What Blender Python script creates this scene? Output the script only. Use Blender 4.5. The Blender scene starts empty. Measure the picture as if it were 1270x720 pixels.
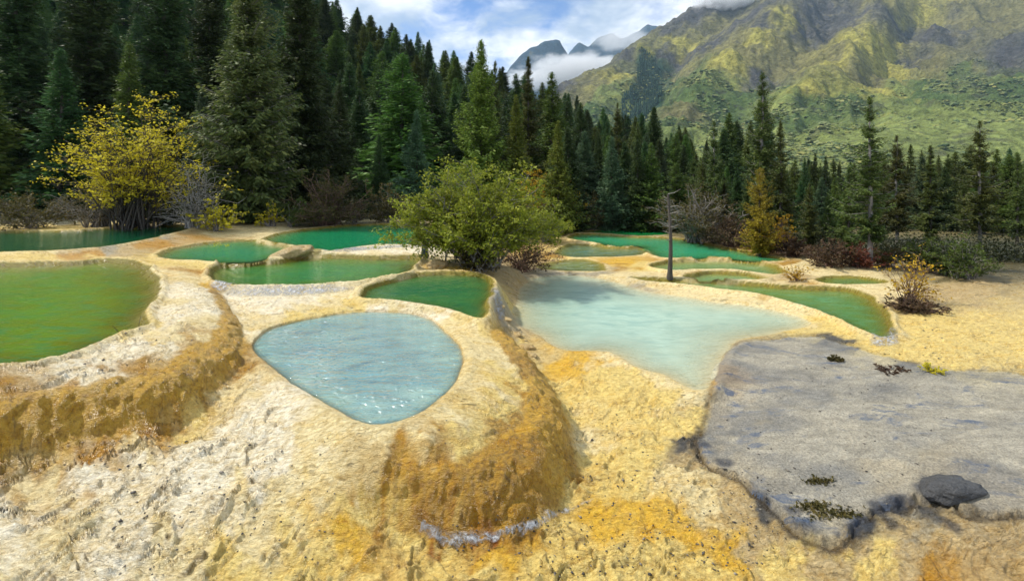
import bpy, math, random
import numpy as np
from mathutils import Vector, Matrix

# ------------------------------------------------------------------ set-up
S = 2.0                      # metres per plan unit
F, CX, HOR, CAMH = 580.0, 635.0, 215.0, 2.6   # survey constants: level camera 2.6 units up
sc = bpy.context.scene
C = sc.collection
rng = np.random.default_rng(7)
random.seed(7)

cam = bpy.data.cameras.new("camera")
camo = bpy.data.objects.new("camera", cam)
C.objects.link(camo)
camo.location = (0, 0, CAMH * S)
camo.rotation_euler = (math.radians(90), 0, 0)
cam.sensor_width = 36.0
cam.lens = F / 1270.0 * 36.0
cam.shift_y = -(360.0 - HOR) / 1270.0
cam.clip_start = 0.1
cam.clip_end = 20000
sc.camera = camo

SUN_DIR = Vector((-0.62, 0.10, 0.78)).normalized()
SUN_EL = math.asin(SUN_DIR.z)
SUN_AZ = math.atan2(SUN_DIR.x, SUN_DIR.y)
sun = bpy.data.lights.new("sun", 'SUN')
sun.energy = 4.4
sun.angle = math.radians(3.0)
sun.color = (1.0, 0.935, 0.82)
suno = bpy.data.objects.new("sun", sun)
C.objects.link(suno)
suno.rotation_euler = (-SUN_DIR).to_track_quat('-Z', 'Y').to_euler()

sc.view_settings.view_transform = 'Standard'
sc.view_settings.look = 'None'
sc.view_settings.exposure = 0.36
sc.view_settings.gamma = 1.0
sc.view_settings.use_curve_mapping = False
sc.cycles.max_bounces = 6
sc.cycles.transparent_max_bounces = 12
sc.cycles.volume_step_rate = 2.0
sc.cycles.volume_bounces = 2

# ------------------------------------------------------------------ node helpers
class NT:
    def __init__(self, tree):
        self.t = tree; self.n = tree.nodes; self.l = tree.links
    def node(self, typ, **kw):
        nd = self.n.new(typ)
        for k, v in kw.items():
            if k == 'inp':
                for a, b in v.items():
                    if isinstance(b, bpy.types.NodeSocket): self.l.new(b, nd.inputs[a])
                    else: nd.inputs[a].default_value = b
            else: setattr(nd, k, v)
        return nd
    def math(self, op, a, b=0.0, clamp=False):
        nd = self.node('ShaderNodeMath', operation=op, use_clamp=clamp, inp={0: a, 1: b}); return nd.outputs[0]
    def ramp(self, fac, stops, interp='LINEAR'):
        nd = self.node('ShaderNodeValToRGB', inp={0: fac}); cr = nd.color_ramp; cr.interpolation = interp
        while len(cr.elements) < len(stops): cr.elements.new(0.5)
        for e, (p, c) in zip(cr.elements, stops):
            e.position = p; e.color = (c[0], c[1], c[2], 1) if not isinstance(c, (int, float)) else (c, c, c, 1)
        return nd.outputs[0]
    def mix(self, fac, a, b, blend='MIX'):
        nd = self.node('ShaderNodeMix', data_type='RGBA', blend_type=blend)
        for i, v in ((0, fac), (6, a), (7, b)):
            if isinstance(v, bpy.types.NodeSocket): self.l.new(v, nd.inputs[i])
            elif i == 0: nd.inputs[0].default_value = v
            else: nd.inputs[i].default_value = (v[0], v[1], v[2], 1)
        return nd.outputs[2]
    def noise(self, vec, scale, detail=4, rough=0.55, dist=0.0):
        nd = self.node('ShaderNodeTexNoise', inp={'Scale': scale, 'Detail': detail, 'Roughness': rough, 'Distortion': dist})
        if vec is not None: self.l.new(vec, nd.inputs['Vector'])
        return nd.outputs[0]
    def mapping(self, vec, scale=(1, 1, 1), rot=(0, 0, 0)):
        nd = self.node('ShaderNodeMapping', inp={'Vector': vec, 'Scale': scale, 'Rotation': rot}); return nd.outputs[0]
    def maprange(self, v, a, b, c=0.0, d=1.0, smooth=False):
        nd = self.node('ShaderNodeMapRange', inp={0: v, 1: a, 2: b, 3: c, 4: d})
        nd.interpolation_type = 'SMOOTHSTEP' if smooth else 'LINEAR'
        return nd.outputs[0]

def new_mat(name):
    m = bpy.data.materials.new(name); m.use_nodes = True
    m.node_tree.nodes.clear()
    g = NT(m.node_tree)
    out = g.node('ShaderNodeOutputMaterial')
    return m, g, out

def srgb(r, g, b):
    c = np.array([r, g, b], float) / 255.0
    return tuple(np.where(c <= 0.04045, c / 12.92, ((c + 0.055) / 1.055) ** 2.4))

# ------------------------------------------------------------------ world: sky with broken cloud
w = bpy.data.worlds.new("World"); sc.world = w; w.use_nodes = True
w.node_tree.nodes.clear()
g = NT(w.node_tree)
wo = g.node('ShaderNodeOutputWorld')
sky = g.node('ShaderNodeTexSky', sky_type='NISHITA', sun_disc=False)
sky.sun_elevation = SUN_EL; sky.sun_rotation = SUN_AZ % (2 * math.pi)
sky.altitude = 3000; sky.air_density = 1.0; sky.dust_density = 0.6; sky.ozone_density = 2.0
tc = g.node('ShaderNodeTexCoord')
sep = g.node('ShaderNodeSeparateXYZ', inp={0: tc.outputs['Generated']})
zc = g.math('MAXIMUM', sep.outputs[2], 0.0)
den = g.math('ADD', zc, 0.28)
px_ = g.math('DIVIDE', sep.outputs[0], den); py_ = g.math('DIVIDE', sep.outputs[1], den)
comb = g.node('ShaderNodeCombineXYZ', inp={0: px_, 1: py_, 2: 0.35})
cv = g.mapping(comb.outputs[0], (1.0, 1.0, 1.0))
n1 = g.noise(cv, 1.9, 7, 0.55, 0.35)
n2 = g.noise(cv, 5.0, 6, 0.6, 0.5)
cover = g.math('ADD', g.math('MULTIPLY', n1, 0.75), g.math('MULTIPLY', n2, 0.3))
cov = g.maprange(cover, 0.38, 0.55, 0, 1, True)
n3 = g.noise(cv, 2.6, 5, 0.55, 0.2)
shade = g.mix(g.maprange(n3, 0.40, 0.62, 0, 1, True), (3.2, 4.0, 5.2), (8.0, 8.1, 8.3))
skyc = g.mix(1.0, sky.outputs[0], (.80, 1.02, 1.30), 'MULTIPLY')
colr = g.mix(cov, skyc, shade)
bg = g.node('ShaderNodeBackground', inp={'Color': colr, 'Strength': 0.12})
g.l.new(bg.outputs[0], wo.inputs[0])

# ------------------------------------------------------------------ numpy helpers
def _hash(ix, iy, iz, seed):
    h = (ix.astype(np.int64) * 374761393 + iy.astype(np.int64) * 668265263 + iz.astype(np.int64) * 2147483647 + seed * 1274126177) & 0xFFFFFFFF
    h = ((h ^ (h >> 13)) * 1274126177) & 0xFFFFFFFF
    h = (h ^ (h >> 16)) & 0xFFFF
    return h.astype(np.float32) / 65535.0
def vnoise(x, y, z=None, seed=0):
    if z is None: z = np.zeros_like(x)
    x0, y0, z0 = np.floor(x), np.floor(y), np.floor(z)
    fx, fy, fz = x - x0, y - y0, z - z0
    fx = fx * fx * fx * (fx * (fx * 6 - 15) + 10); fy = fy * fy * fy * (fy * (fy * 6 - 15) + 10); fz = fz * fz * (3 - 2 * fz)
    r = 0
    for dx in (0, 1):
        for dy in (0, 1):
            for dz in (0, 1):
                wgt = (fx if dx else 1 - fx) * (fy if dy else 1 - fy) * (fz if dz else 1 - fz)
                r = r + wgt * _hash(x0 + dx, y0 + dy, z0 + dz, seed)
    return r * 2 - 1
def fbm(x, y, z=None, oct=4, seed=0, gain=0.5):
    r, a = 0, 1.0
    c, s = math.cos(0.6), math.sin(0.6)
    for o in range(oct):
        r = r + a * vnoise(x, y, z, seed + o)
        x, y = (c * x - s * y) * 2.03, (s * x + c * y) * 2.03
        if z is not None: z = z * 2.03
        a *= gain
    return r
def smooth(a, b, x):
    t = np.clip((x - a) / (b - a), 0, 1); return t * t * (3 - 2 * t)

def make_mesh(name, V, quads=None, tris=None, attrs=None, smooth_=True, normals=None, colors=None):
    V = np.asarray(V, np.float32)
    me = bpy.data.meshes.new(name)
    nq = 0 if quads is None else len(quads); nt = 0 if tris is None else len(tris)
    me.vertices.add(len(V)); me.vertices.foreach_set('co', V.ravel())
    loops = []; starts = []; pos = 0
    if nq:
        loops.append(np.asarray(quads, np.int32).ravel()); starts.append(np.arange(nq) * 4); pos = nq * 4
    if nt:
        loops.append(np.asarray(tris, np.int32).ravel()); starts.append(pos + np.arange(nt) * 3)
    L = np.concatenate(loops).astype(np.int32); st = np.concatenate(starts).astype(np.int32)
    me.loops.add(len(L)); me.loops.foreach_set('vertex_index', L)
    me.polygons.add(nq + nt); me.polygons.foreach_set('loop_start', st)
    me.polygons.foreach_set('use_smooth', np.full(nq + nt, smooth_, bool))
    me.update(calc_edges=True); me.validate()
    for k, v in (attrs or {}).items():
        a = me.attributes.new(k, 'FLOAT', 'POINT'); a.data.foreach_set('value', np.asarray(v, np.float32))
    for k, v in (colors or {}).items():
        a = me.color_attributes.new(k, 'FLOAT_COLOR', 'POINT')
        c4 = np.ones((len(V), 4), np.float32); c4[:, :3] = v; a.data.foreach_set('color', c4.ravel())
    if normals is not None:
        me.normals_split_custom_set_from_vertices(np.asarray(normals, np.float32))
    return me

def obj(name, me, mat=None, parent=None, **props):
    o = bpy.data.objects.new(name, me); C.objects.link(o)
    if mat is not None and me is not None and not me.materials: me.materials.append(mat)
    if parent is not None: o.parent = parent
    for k, v in props.items(): o[k] = v
    return o
def tag(o, label, cat=None, group=None, kind=None):
    o['label'] = label
    if cat: o['category'] = cat
    if group: o['group'] = group
    if kind: o['kind'] = kind
    return o

# survey point -> plan units (x, y) at known level z
def P(px, py, z):
    Y = (CAMH - z) * F / (py - HOR)
    return ((px - CX) / F * Y, Y)

# ------------------------------------------------------------------ POOLS: outline (surveyed), level, depth slope, max depth, colours
POOLS = dict(
 round=dict(z=.62, slope=1.6, dmax=.35, lip=.025, pts=[(310,431),(318,419),(332,410),(352,402),(380,396),(412,390),(450,386),(490,387),(515,390),(540,400),(560,415),(571,430),(575,446),(573,462),(563,480),(546,498),(527,511),(503,522),(478,528),(452,528),(434,521),(415,510),(396,498),(375,486),(352,468),(330,450)]),
 turquoise=dict(z=.27, slope=.22, dmax=.4, lip=.022, pts=[(655,344),(680,341),(710,340),(745,343),(775,352),(797,359),(825,364),(860,369),(885,374),(915,377),(940,380),(970,386),(1000,395),(1014,403),(985,410),(955,415),(920,421),(904,430),(897,446),(890,463),(885,482),(868,486),(846,478),(825,466),(795,460),(772,444),(752,436),(715,437),(690,433),(668,418),(646,406),(637,392),(640,372),(648,355)]),
 dark=dict(z=.70, slope=1.1, dmax=.4, lip=.05, pts=[(455,360),(468,355),(485,350),(505,346),(520,342),(545,341),(575,340),(600,342),(609,350),(612,360),(605,371),(602,385),(600,399),(588,398),(575,391),(555,384),(530,380),(510,377),(480,375),(455,373),(446,369)]),
 mid=dict(z=.725, slope=.6, dmax=.4, lip=.07, pts=[(262,337),(280,331),(310,328),(345,327),(365,323),(395,319),(428,320),(460,322),(490,321),(516,321),(522,324),(515,332),(507,340),(490,345),(470,349),(445,353),(420,356),(390,358),(350,359),(310,359),(275,358),(262,351)]),
 left=dict(z=.80, slope=.5, dmax=.4, lip=.06, pts=[(-120,335),(-20,331),(60,329),(95,328),(130,325),(155,326),(170,329),(183,337),(192,349),(197,362),(190,376),(180,386),(176,398),(183,410),(165,416),(145,421),(120,432),(95,446),(40,458),(-60,470),(-160,450)]),
 backleft=dict(z=.95, slope=1.2, dmax=.4, lip=.035, pts=[(-60,288),(20,288),(95,287),(135,284),(160,285),(190,282),(215,280),(232,281),(235,284),(222,288),(200,294),(165,301),(130,307),(95,310),(40,313),(-60,316)]),
 emerald=dict(z=.81, slope=.6, dmax=.4, lip=.035, pts=[(194,319),(205,313),(222,308),(245,304),(268,301),(295,299),(318,299),(335,303),(352,306),(367,308),(360,314),(340,319),(318,325),(290,326),(255,325),(215,323)]),
 upper=dict(z=.83, slope=.6, dmax=.4, lip=.035, pts=[(323,298),(345,291),(365,287),(400,283),(430,280),(475,278),(520,280),(548,288),(545,298),(520,304),(495,305),(470,304),(440,308),(415,312),(390,313),(375,308),(352,304),(337,302)]),
 right=dict(z=.31, slope=.8, dmax=.35, lip=.06, pts=[(778,347),(800,347),(850,350),(900,352),(940,355),(980,358),(1020,359),(1050,361),(1068,365),(1084,374),(1093,386),(1099,398),(1104,410),(1106,420),(1097,426),(1078,418),(1060,408),(1038,397),(1012,388),(985,379),(955,371),(930,366),(900,362),(865,358),(830,354),(795,351)]),
 small=dict(z=.36, slope=.8, dmax=.2, lip=.03, pts=[(1008,347),(1028,344),(1060,344),(1088,347),(1098,351),(1075,354),(1045,354),(1020,352)]),
 crescent=dict(z=.32, slope=.8, dmax=.25, lip=.06, pts=[(846,347),(860,342),(890,339),(925,341),(948,346),(955,349),(925,350),(890,350),(860,350)]),
 sage=dict(z=.33, slope=.5, dmax=.3, lip=.05, pts=[(805,331),(825,326),(860,324),(905,324),(955,329),(975,338),(965,344),(935,340),(905,336),(870,336),(838,338),(815,335)]),
 jade=dict(z=.38, slope=.5, dmax=.4, lip=.035, pts=[(705,294),(715,290),(742,290.5),(785,294.5),(815,294.5),(850,297),(878,304),(910,310),(945,317),(978,323),(955,326),(925,323.5),(890,320),(860,321),(835,321.5),(816,320),(800,311),(795,305),(775,306),(758,305),(742,302),(718,299),(707,297)]),
 strip=dict(z=.395, slope=1.0, dmax=.3, lip=.012, pts=[(702,290),(720,287),(750,285),(785,283.5),(825,286),(834,290),(815,292),(785,292),(742,288.5),(718,289)]),
 slate=dict(z=.33, slope=.6, dmax=.3, lip=.018, pts=[(688,314),(697,306),(712,302.5),(742,305),(760,308.5),(780,308),(797,307),(801,311),(797,316),(775,318),(745,319),(715,319),(695,318)]),
 rapid=dict(z=.30, slope=.6, dmax=.25, lip=.02, pts=[(662,331),(685,326),(705,322),(735,323),(750,330),(752,336),(735,337),(705,336),(675,335)]),
)
def chaikin(pts, n=2):
    p = np.array(pts, float)
    for _ in range(n):
        q = np.roll(p, -1, 0)
        p = np.stack([0.75 * p + 0.25 * q, 0.25 * p + 0.75 * q], 1).reshape(-1, 2)
    return p
for k, d in POOLS.items():
    raw = np.array([P(a, b, d['z']) for a, b in d['pts']])
    d['raw'] = raw
    d['poly'] = chaikin(raw, 1)
def sdf(poly, X, Y, pad=1.6):
    """signed distance, positive outside; far points return pad"""
    out = np.full(X.shape, pad, np.float32)
    lo, hi = poly.min(0) - pad, poly.max(0) + pad
    m = (X > lo[0]) & (X < hi[0]) & (Y > lo[1]) & (Y < hi[1])
    x, y = X[m], Y[m]
    d2 = np.full(x.shape, 1e9); ins = np.zeros(x.shape, bool)
    for a, b in zip(poly, np.roll(poly, -1, 0)):
        e = b - a; L = (e * e).sum() + 1e-12
        wx, wy = x - a[0], y - a[1]
        t = np.clip((wx * e[0] + wy * e[1]) / L, 0, 1)
        dx, dy = wx - t * e[0], wy - t * e[1]
        d2 = np.minimum(d2, dx * dx + dy * dy)
        c = ((a[1] <= y) & (b[1] > y)) | ((b[1] <= y) & (a[1] > y))
        if abs(e[1]) > 1e-12:
            ins ^= c & (x < a[0] + (y - a[1]) / e[1] * e[0])
    dd = np.sqrt(d2); out[m] = np.minimum(np.where(ins, -dd, dd), pad)
    return out

# ------------------------------------------------------------------ ground levels (surveyed spot heights)
SPOTS = [
 # yellow flow in front
 (520,720,.07),(600,720,.07),(700,720,.07),(800,720,.06),(900,720,.03),(1000,720,.0),(480,690,.08),(640,690,.09),(760,680,.09),(860,680,.07),
 (760,500,.19),(820,530,.16),(850,560,.13),(770,570,.12),(800,620,.10),(870,640,.08),(740,630,.095),(720,470,.24),(800,480,.24),(850,500,.21),
 # round pool mound
 (590,410,.66),(600,440,.645),(612,470,.63),(600,500,.62),(570,525,.62),(530,545,.61),(480,550,.61),
 # slope to the near-left
 (430,550,.55),(380,520,.57),(340,490,.59),(318,465,.61),(300,490,.56),(300,500,.55),(350,560,.44),(250,560,.44),(180,547,.45),(130,556,.44),(95,560,.43),(200,620,.30),(300,640,.25),(400,600,.37),(460,600,.36),(400,660,.19),(470,640,.19),
 (95,720,.12),(200,720,.10),(300,720,.09),(420,720,.07),(0,640,.30),(-100,720,.12),(-100,600,.42),(95,640,.28),
 # left terrace wall: foot, break, crown
 (150,440,.85),(95,462,.85),(205,410,.87),(230,388,.885),(245,370,.885),(242,352,.88),(225,340,.88),(205,330,.87),(170,322,.85),(130,321,.85),(60,324,.85),(250,345,.86),
 # cascade between mid pool and round pool
 (350,372,.69),(310,375,.68),(350,390,.655),(310,400,.64),(420,372,.69),(400,385,.65),
 # channel at the right of the dark pool
 (620,360,.66),(625,385,.52),(640,345,.45),(618,405,.45),
 # under the big bush, behind it
 (590,330,.72),(640,330,.6),(560,320,.74),(680,310,.5),(560,300,.8),(690,285,.45),
 # back left
 (0,276,.98),(95,276,1.0),(160,278,1.0),(250,274,.98),(340,274,.92),(430,272,.88),(520,270,.85),(265,290,.86),(285,284,.9),(230,297,.9),(130,319,.83),(60,321,.83),
 # back right
 (720,278,.45),(800,276,.45),(880,290,.45),(950,300,.45),(1000,312,.45),(1080,332,.43),(1175,345,.41),(1300,345,.45),
 (985,328,.42),(1010,335,.41),(1000,341,.39),(1130,370,.37),(1100,372,.36),(1150,400,.36),(1200,390,.37),(1175,440,.34),(1120,432,.33),(1300,440,.35),(830,348,.34),(770,330,.36),(740,342,.33),(800,322,.37),
 # grey rock shelf and what lies below it
 (905,428,.25),(950,420,.27),(1010,417,.29),(1050,428,.30),(1100,445,.31),(1175,467,.31),(1300,480,.31),(1000,500,.23),(1100,520,.24),(1200,540,.24),(1000,580,.16),(1100,600,.17),(1175,610,.17),(1300,620,.18),
 (890,500,.17),(872,548,.13),(930,600,.10),(990,655,.06),(1050,672,.05),(1120,690,.05),(1200,700,.05),(1300,720,.05),(1060,720,.0),(1175,720,.02),(960,640,.06),
]
ctrl = [(*P(a, b, z), z) for a, b, z in SPOTS]
# steep faces: foot line and break line, with a rounded face between
FACES = [
 ([(470,630,.21),(505,642,.18),(540,652,.15),(590,657,.14),(640,650,.14),(675,632,.135),(700,605,.135),(713,565,.14),(707,530,.155),(692,500,.18),(677,475,.21),(662,455,.25),(642,435,.30),(620,415,.40)],
  [(478,575,.47),(500,577,.46),(520,577,.46),(565,570,.46),(600,555,.47),(622,543,.475),(638,528,.48),(648,510,.50),(652,492,.52),(648,474,.545),(640,455,.57),(630,440,.585),(620,428,.595),(610,414,.60)]),
 ([(-160,590,.42),(-60,580,.43),(20,566,.43),(95,551,.45),(177,533,.47),(235,511,.49),(270,483,.53),(300,455,.59),(307,432,.62),(298,408,.645),(285,385,.665),(273,365,.69)],
  [(-160,515,.80),(-60,505,.80),(20,492,.80),(95,478,.825),(160,466,.825),(203,452,.84),(228,436,.85),(256,418,.86),(275,402,.85),(274,386,.84),(266,372,.84),(258,358,.83)]),
]
FPOLY = []
for foot, brk in FACES:
    fw = np.array([(*P(*q), q[2]) for q in foot]); bw = np.array([(*P(*q), q[2]) for q in brk])
    k_ = np.arange(len(fw)); s_ = np.linspace(0, len(fw) - 1, len(fw) * 4)
    fw = np.stack([np.interp(s_, k_, fw[:, i]) for i in range(3)], 1); bw = np.stack([np.interp(s_, k_, bw[:, i]) for i in range(3)], 1)
    FPOLY.append(np.concatenate([bw[:, :2], fw[::-1, :2]]))
    for f in (0, .4, .7, .88, 1):
        q = bw * (1 - f) + fw * f; q[:, 2] = bw[:, 2] - (bw[:, 2] - fw[:, 2]) * f ** 2.5
        ctrl += [tuple(a) for a in q[::2 if f in (.4, .7, .88) else 1]]
for d in POOLS.values():
    for x, y in d['raw'][::2]: ctrl.append((x, y, d['z'] + .01))
for x in (-45, -25, -10, 5, 20, 45): ctrl.append((x, 26, 1.0 if x < 0 else .5))
for x in (-6, 0, 6): ctrl.append((x, 1.2, 0.0))
ctrl = np.array(ctrl)
# plan coordinates warped so that far points weigh like near ones
def warp(X, Y):
    return X / Y * 4.0, np.log(Y) * 4.0
cu, cvv = warp(ctrl[:, 0], ctrl[:, 1])
def rbf_fit(u, v, f, c=.06):
    D = np.sqrt((u[:, None] - u[None]) ** 2 + (v[:, None] - v[None]) ** 2 + c * c)
    n = len(u)
    A = np.zeros((n + 3, n + 3)); A[:n, :n] = D - np.eye(n) * .015
    A[:n, n] = 1; A[:n, n + 1] = u; A[:n, n + 2] = v; A[n:, :n] = A[:n, n:].T
    return np.linalg.solve(A, np.concatenate([f, np.zeros((3,) + f.shape[1:])]))
def rbf_eval(sol, u, v, uu, vv, c=.06):
    n = len(u); out = np.empty((len(uu),) + sol.shape[1:])
    for i in range(0, len(uu), 20000):
        a, b = uu[i:i + 20000], vv[i:i + 20000]
        D = np.sqrt((a[:, None] - u[None]) ** 2 + (b[:, None] - v[None]) ** 2 + c * c)
        q = D @ sol[:n]
        A = np.stack([np.ones_like(a), a, b], 1)
        out[i:i + 20000] = q + A @ sol[n:]
    return out
sol = rbf_fit(cu, cvv, ctrl[:, 2])

# slope of the wooded hill on the left: height of its crest by bearing
def hill(X, Y):
    t = X / Y * F + CX
    zr = np.interp(t, [-400, 0, 150, 250, 380, 450, 520, 600, 700, 800, 900, 1000], [62, 58, 50, 42, 32, 26, 21, 15.8, 10.4, 5.4, 2.0, 0.3])
    return zr * smooth(20, 118, Y) * 1.25 * (1 - .5 * smooth(125, 190, Y))

# the shelf of grey rock, in plan
SHELF = [(903,432),(950,419),(1010,416),(1040,425),(1085,441),(1130,455),(1180,466),(1300,476),(1420,560),(1420,650),(1200,640),(1180,618),(1130,622),(1095,630),(1072,645),(1052,662),(1020,662),(995,655),(972,632),(945,604),(915,582),(880,562),(868,548),(873,525),(886,500),(891,470),(893,450)]
shelf_poly = chaikin(np.array([P(a, b, np.interp(b, [416, 500, 580, 660], [.30, .24, .18, .10])) for a, b in SHELF]), 1)

SH_H = .024
CREV = {}
def ground_z(X, Y, fine=True):
    sh = X.shape; X = X.ravel().astype(float); Y = Y.ravel().astype(float)
    u, v = warp(X, Y)
    z = rbf_eval(sol, cu, cvv, u, v)
    z = np.where(Y > 19, z + (np.where(X < 2, 1.0, .5) - z) * smooth(19, 25, Y), z)
    # shelf step with a dark crevice at its foot
    ds = sdf(shelf_poly, X + .05 * fbm(X * 3, Y * 3, seed=31, oct=3), Y + .05 * fbm(X * 3, Y * 3, seed=37, oct=3), 1.2)
    front = smooth(4.7, 4.0, Y)
    jag = .018 * fbm(X * 14, Y * 14, seed=33, oct=2)
    z = z + SH_H * (.2 + .8 * front) * smooth(.012, -.014, ds + jag) - .022 * front * np.exp(-((ds + jag - .025) / .016) ** 2)
    # pools
    wsum = np.full(X.shape, 1 / .13 ** 2); zs = z * wsum
    inside = np.zeros(X.shape, bool); zin = np.zeros(X.shape); lipz = np.zeros(X.shape)
    wob = .035 * fbm(X * 2.2, Y * 2.2, seed=5, oct=3) * np.clip(Y / 7, .5, 1.5)
    for k, d in POOLS.items():
        dd = sdf(d['poly'], X, Y) + wob
        ds_ = np.maximum(dd, .012)
        wt = np.where(dd < 1.5, 1 / ds_ ** 2, 0)
        wsum = wsum + wt; zs = zs + wt * (d['z'] + d['lip'] * .6)
        ins = dd < 0
        sl = d['slope']
        dep = np.minimum(d['dmax'], .006 + sl * -dd)
        dep = d['dmax'] * (1 - np.exp(-(.006 + sl * -dd) / d['dmax']))
        inside |= ins; zin = np.where(ins, d['z'] + d['lip'] * .4 * np.exp(dd / .02) - dep, zin)
        lipz = np.maximum(lipz, d['lip'] * np.exp(-((dd - .085) / .06) ** 2) * np.where(dd > 0, 1, np.exp(-(dd / .01) ** 2)))
        d['_d'] = dd.reshape(sh)
    zo = zs / wsum
    zo = zo + lipz
    z = np.where(inside, zin, zo)
    if fine:
        # scalloped travertine relief
        near = np.clip(1.15 - Y / 11, 0, 1)
        wx, wy = X + .12 * fbm(X * 3, Y * 3, seed=11, oct=3), Y + .12 * fbm(X * 3, Y * 3, seed=15, oct=3)
        c1, s1 = math.cos(.5), math.sin(.5)
        a_ = c1 * wx + s1 * wy; b_ = -s1 * wx + c1 * wy
        rid = 1 - np.abs(fbm(a_ * 4.2, b_ * 10.0, seed=21, oct=4, gain=.6))
        lump = fbm(X * 7, Y * 7, z * 9, seed=41, oct=3)
        grain = fbm(X * 22, Y * 22, z * 22, seed=51, oct=2)
        amp = np.where(inside, .25, 1.0) * near
        rimf = 1 - .7 * np.exp(-np.min([np.maximum(d['_d'].ravel(), 0) for d in POOLS.values()], 0) / .12)
        c2, s2 = math.cos(.85), math.sin(.85)
        ca, cb = c2 * wx + s2 * wy, -s2 * wx + c2 * wy
        ph = cb * 7.5 + 1.6 * fbm(ca * 3.2, cb * 5, z * 5, seed=44, oct=3) + 5 * z
        fr = ph - np.floor(ph)
        chip = (smooth(0, .78, fr) - smooth(.80, 1.0, fr)) * smooth(-.35, .35, fbm(ca * 4.5, cb * 7, seed=47, oct=2))
        D_round = np.maximum(POOLS['round']['_d'].ravel(), 0)
        plat = smooth(.75, .35, D_round) * smooth(-2.4, -1.2, X)
        rimf = rimf * (1 - .75 * plat)
        rimf2 = 1 - .9 * np.exp(-np.min([np.maximum(d['_d'].ravel(), 0) for d in POOLS.values()], 0) / .10)
        z = z + amp * rimf2 * (1 - .85 * plat) * .042 * chip * (1 - .9 * smooth(.0, -.06, ds)) * (.35 + .65 * smooth(.9, -.4, X - .25 * Y))
        onsh = smooth(.0, -.06, ds)
        CREV['v'] = (np.exp(-((fr - .90) / .07) ** 2) * smooth(-.30, .30, fbm(ca * 4.5, cb * 7, seed=47, oct=2)) * amp * rimf2 * (1 - plat) * (1 - onsh) * (.35 + .65 * smooth(.9, -.4, X - .25 * Y))).reshape(sh)
        z = z + amp * rimf * ((.026 * (rid - .6) + .014 * lump) * (1 - .8 * onsh) + .0075 * grain * (1 - .4 * onsh))
        z = z + onsh * near * .012 * fbm(X * 2, Y * 2, seed=61, oct=3)
    z = z + hill(X, Y) + np.where(Y > 24, .5 * fbm(X * .12, Y * .12, seed=71) * smooth(24, 40, Y), 0)
    return z.reshape(sh)

# fan-shaped sheet: fine near the viewer, coarse far away, wide to the sides
tcol = np.concatenate([np.linspace(-2.4, -1.16, 50)[:-1], np.linspace(-1.16, 1.16, 800), np.linspace(1.16, 2.4, 50)[1:]])
yrow = np.concatenate([np.geomspace(1.15, 2.3, 30)[:-1], np.geomspace(2.3, 20, 560), np.geomspace(20, 190, 72)[1:], np.array([300., 600., 1500.])])
TT, YY = np.meshgrid(tcol, yrow)
XX = TT * YY
ZZ = ground_z(XX, YY)
ZZ[yrow > 195] = -2.0
ZS = ground_z(XX, YY, fine=False)
D = {k: d['_d'] for k, d in POOLS.items()}
nr, nc = XX.shape
# overhanging relief: push steep faces sideways with 3-D noise so that they read as lumpy rock
gy, gx = np.gradient(ZZ)
V = np.stack([XX, YY, ZZ], -1)
nrm = np.cross(np.roll(V, -1, 1) - np.roll(V, 1, 1), np.roll(V, -1, 0) - np.roll(V, 1, 0))
nrm /= np.linalg.norm(nrm, axis=-1, keepdims=True) + 1e-9
nrm[nrm[..., 2] < 0] *= -1
VS = np.stack([XX, YY, ZS], -1)
ns = np.cross(np.roll(VS, -1, 1) - np.roll(VS, 1, 1), np.roll(VS, -1, 0) - np.roll(VS, 1, 0))
ns /= np.linalg.norm(ns, axis=-1, keepdims=True) + 1e-9
STEEP = 1 - np.abs(ns[..., 2])
ns *= np.sign(ns[..., 2:3] + 1e-9)
fmask = np.max([smooth(.05, -.03, sdf(p_, XX, YY)) for p_ in FPOLY], 0)
lump = (np.abs(fbm(XX * 5.5, YY * 5.5, ZS * 5.5, seed=81, oct=2)) - .3) * .040 + (np.abs(fbm(XX * 14, YY * 14, ZS * 14, seed=85, oct=2, gain=.5)) - .3) * .020
V = V * (1 - fmask[..., None]) + (VS + ns * lump[..., None]) * fmask[..., None]
ZZ = V[..., 2].copy()
Vw = V * S
nrm = np.cross(np.roll(Vw, -1, 1) - np.roll(Vw, 1, 1), np.roll(Vw, -1, 0) - np.roll(Vw, 1, 0))
nrm /= np.linalg.norm(nrm, axis=-1, keepdims=True) + 1e-9
nrm = np.where((fmask > .02)[..., None], nrm * .9 + ns * .1 * np.sign((nrm * ns).sum(-1, keepdims=True) + 1e-9), nrm)
nrm *= np.sign((nrm * ns).sum(-1, keepdims=True) + 1e-9)
nrm /= np.linalg.norm(nrm, axis=-1, keepdims=True) + 1e-9
nrm[0] = nrm[1]; nrm[-1] = nrm[-2]; nrm[:, 0] = nrm[:, 1]; nrm[:, -1] = nrm[:, -2]

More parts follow.
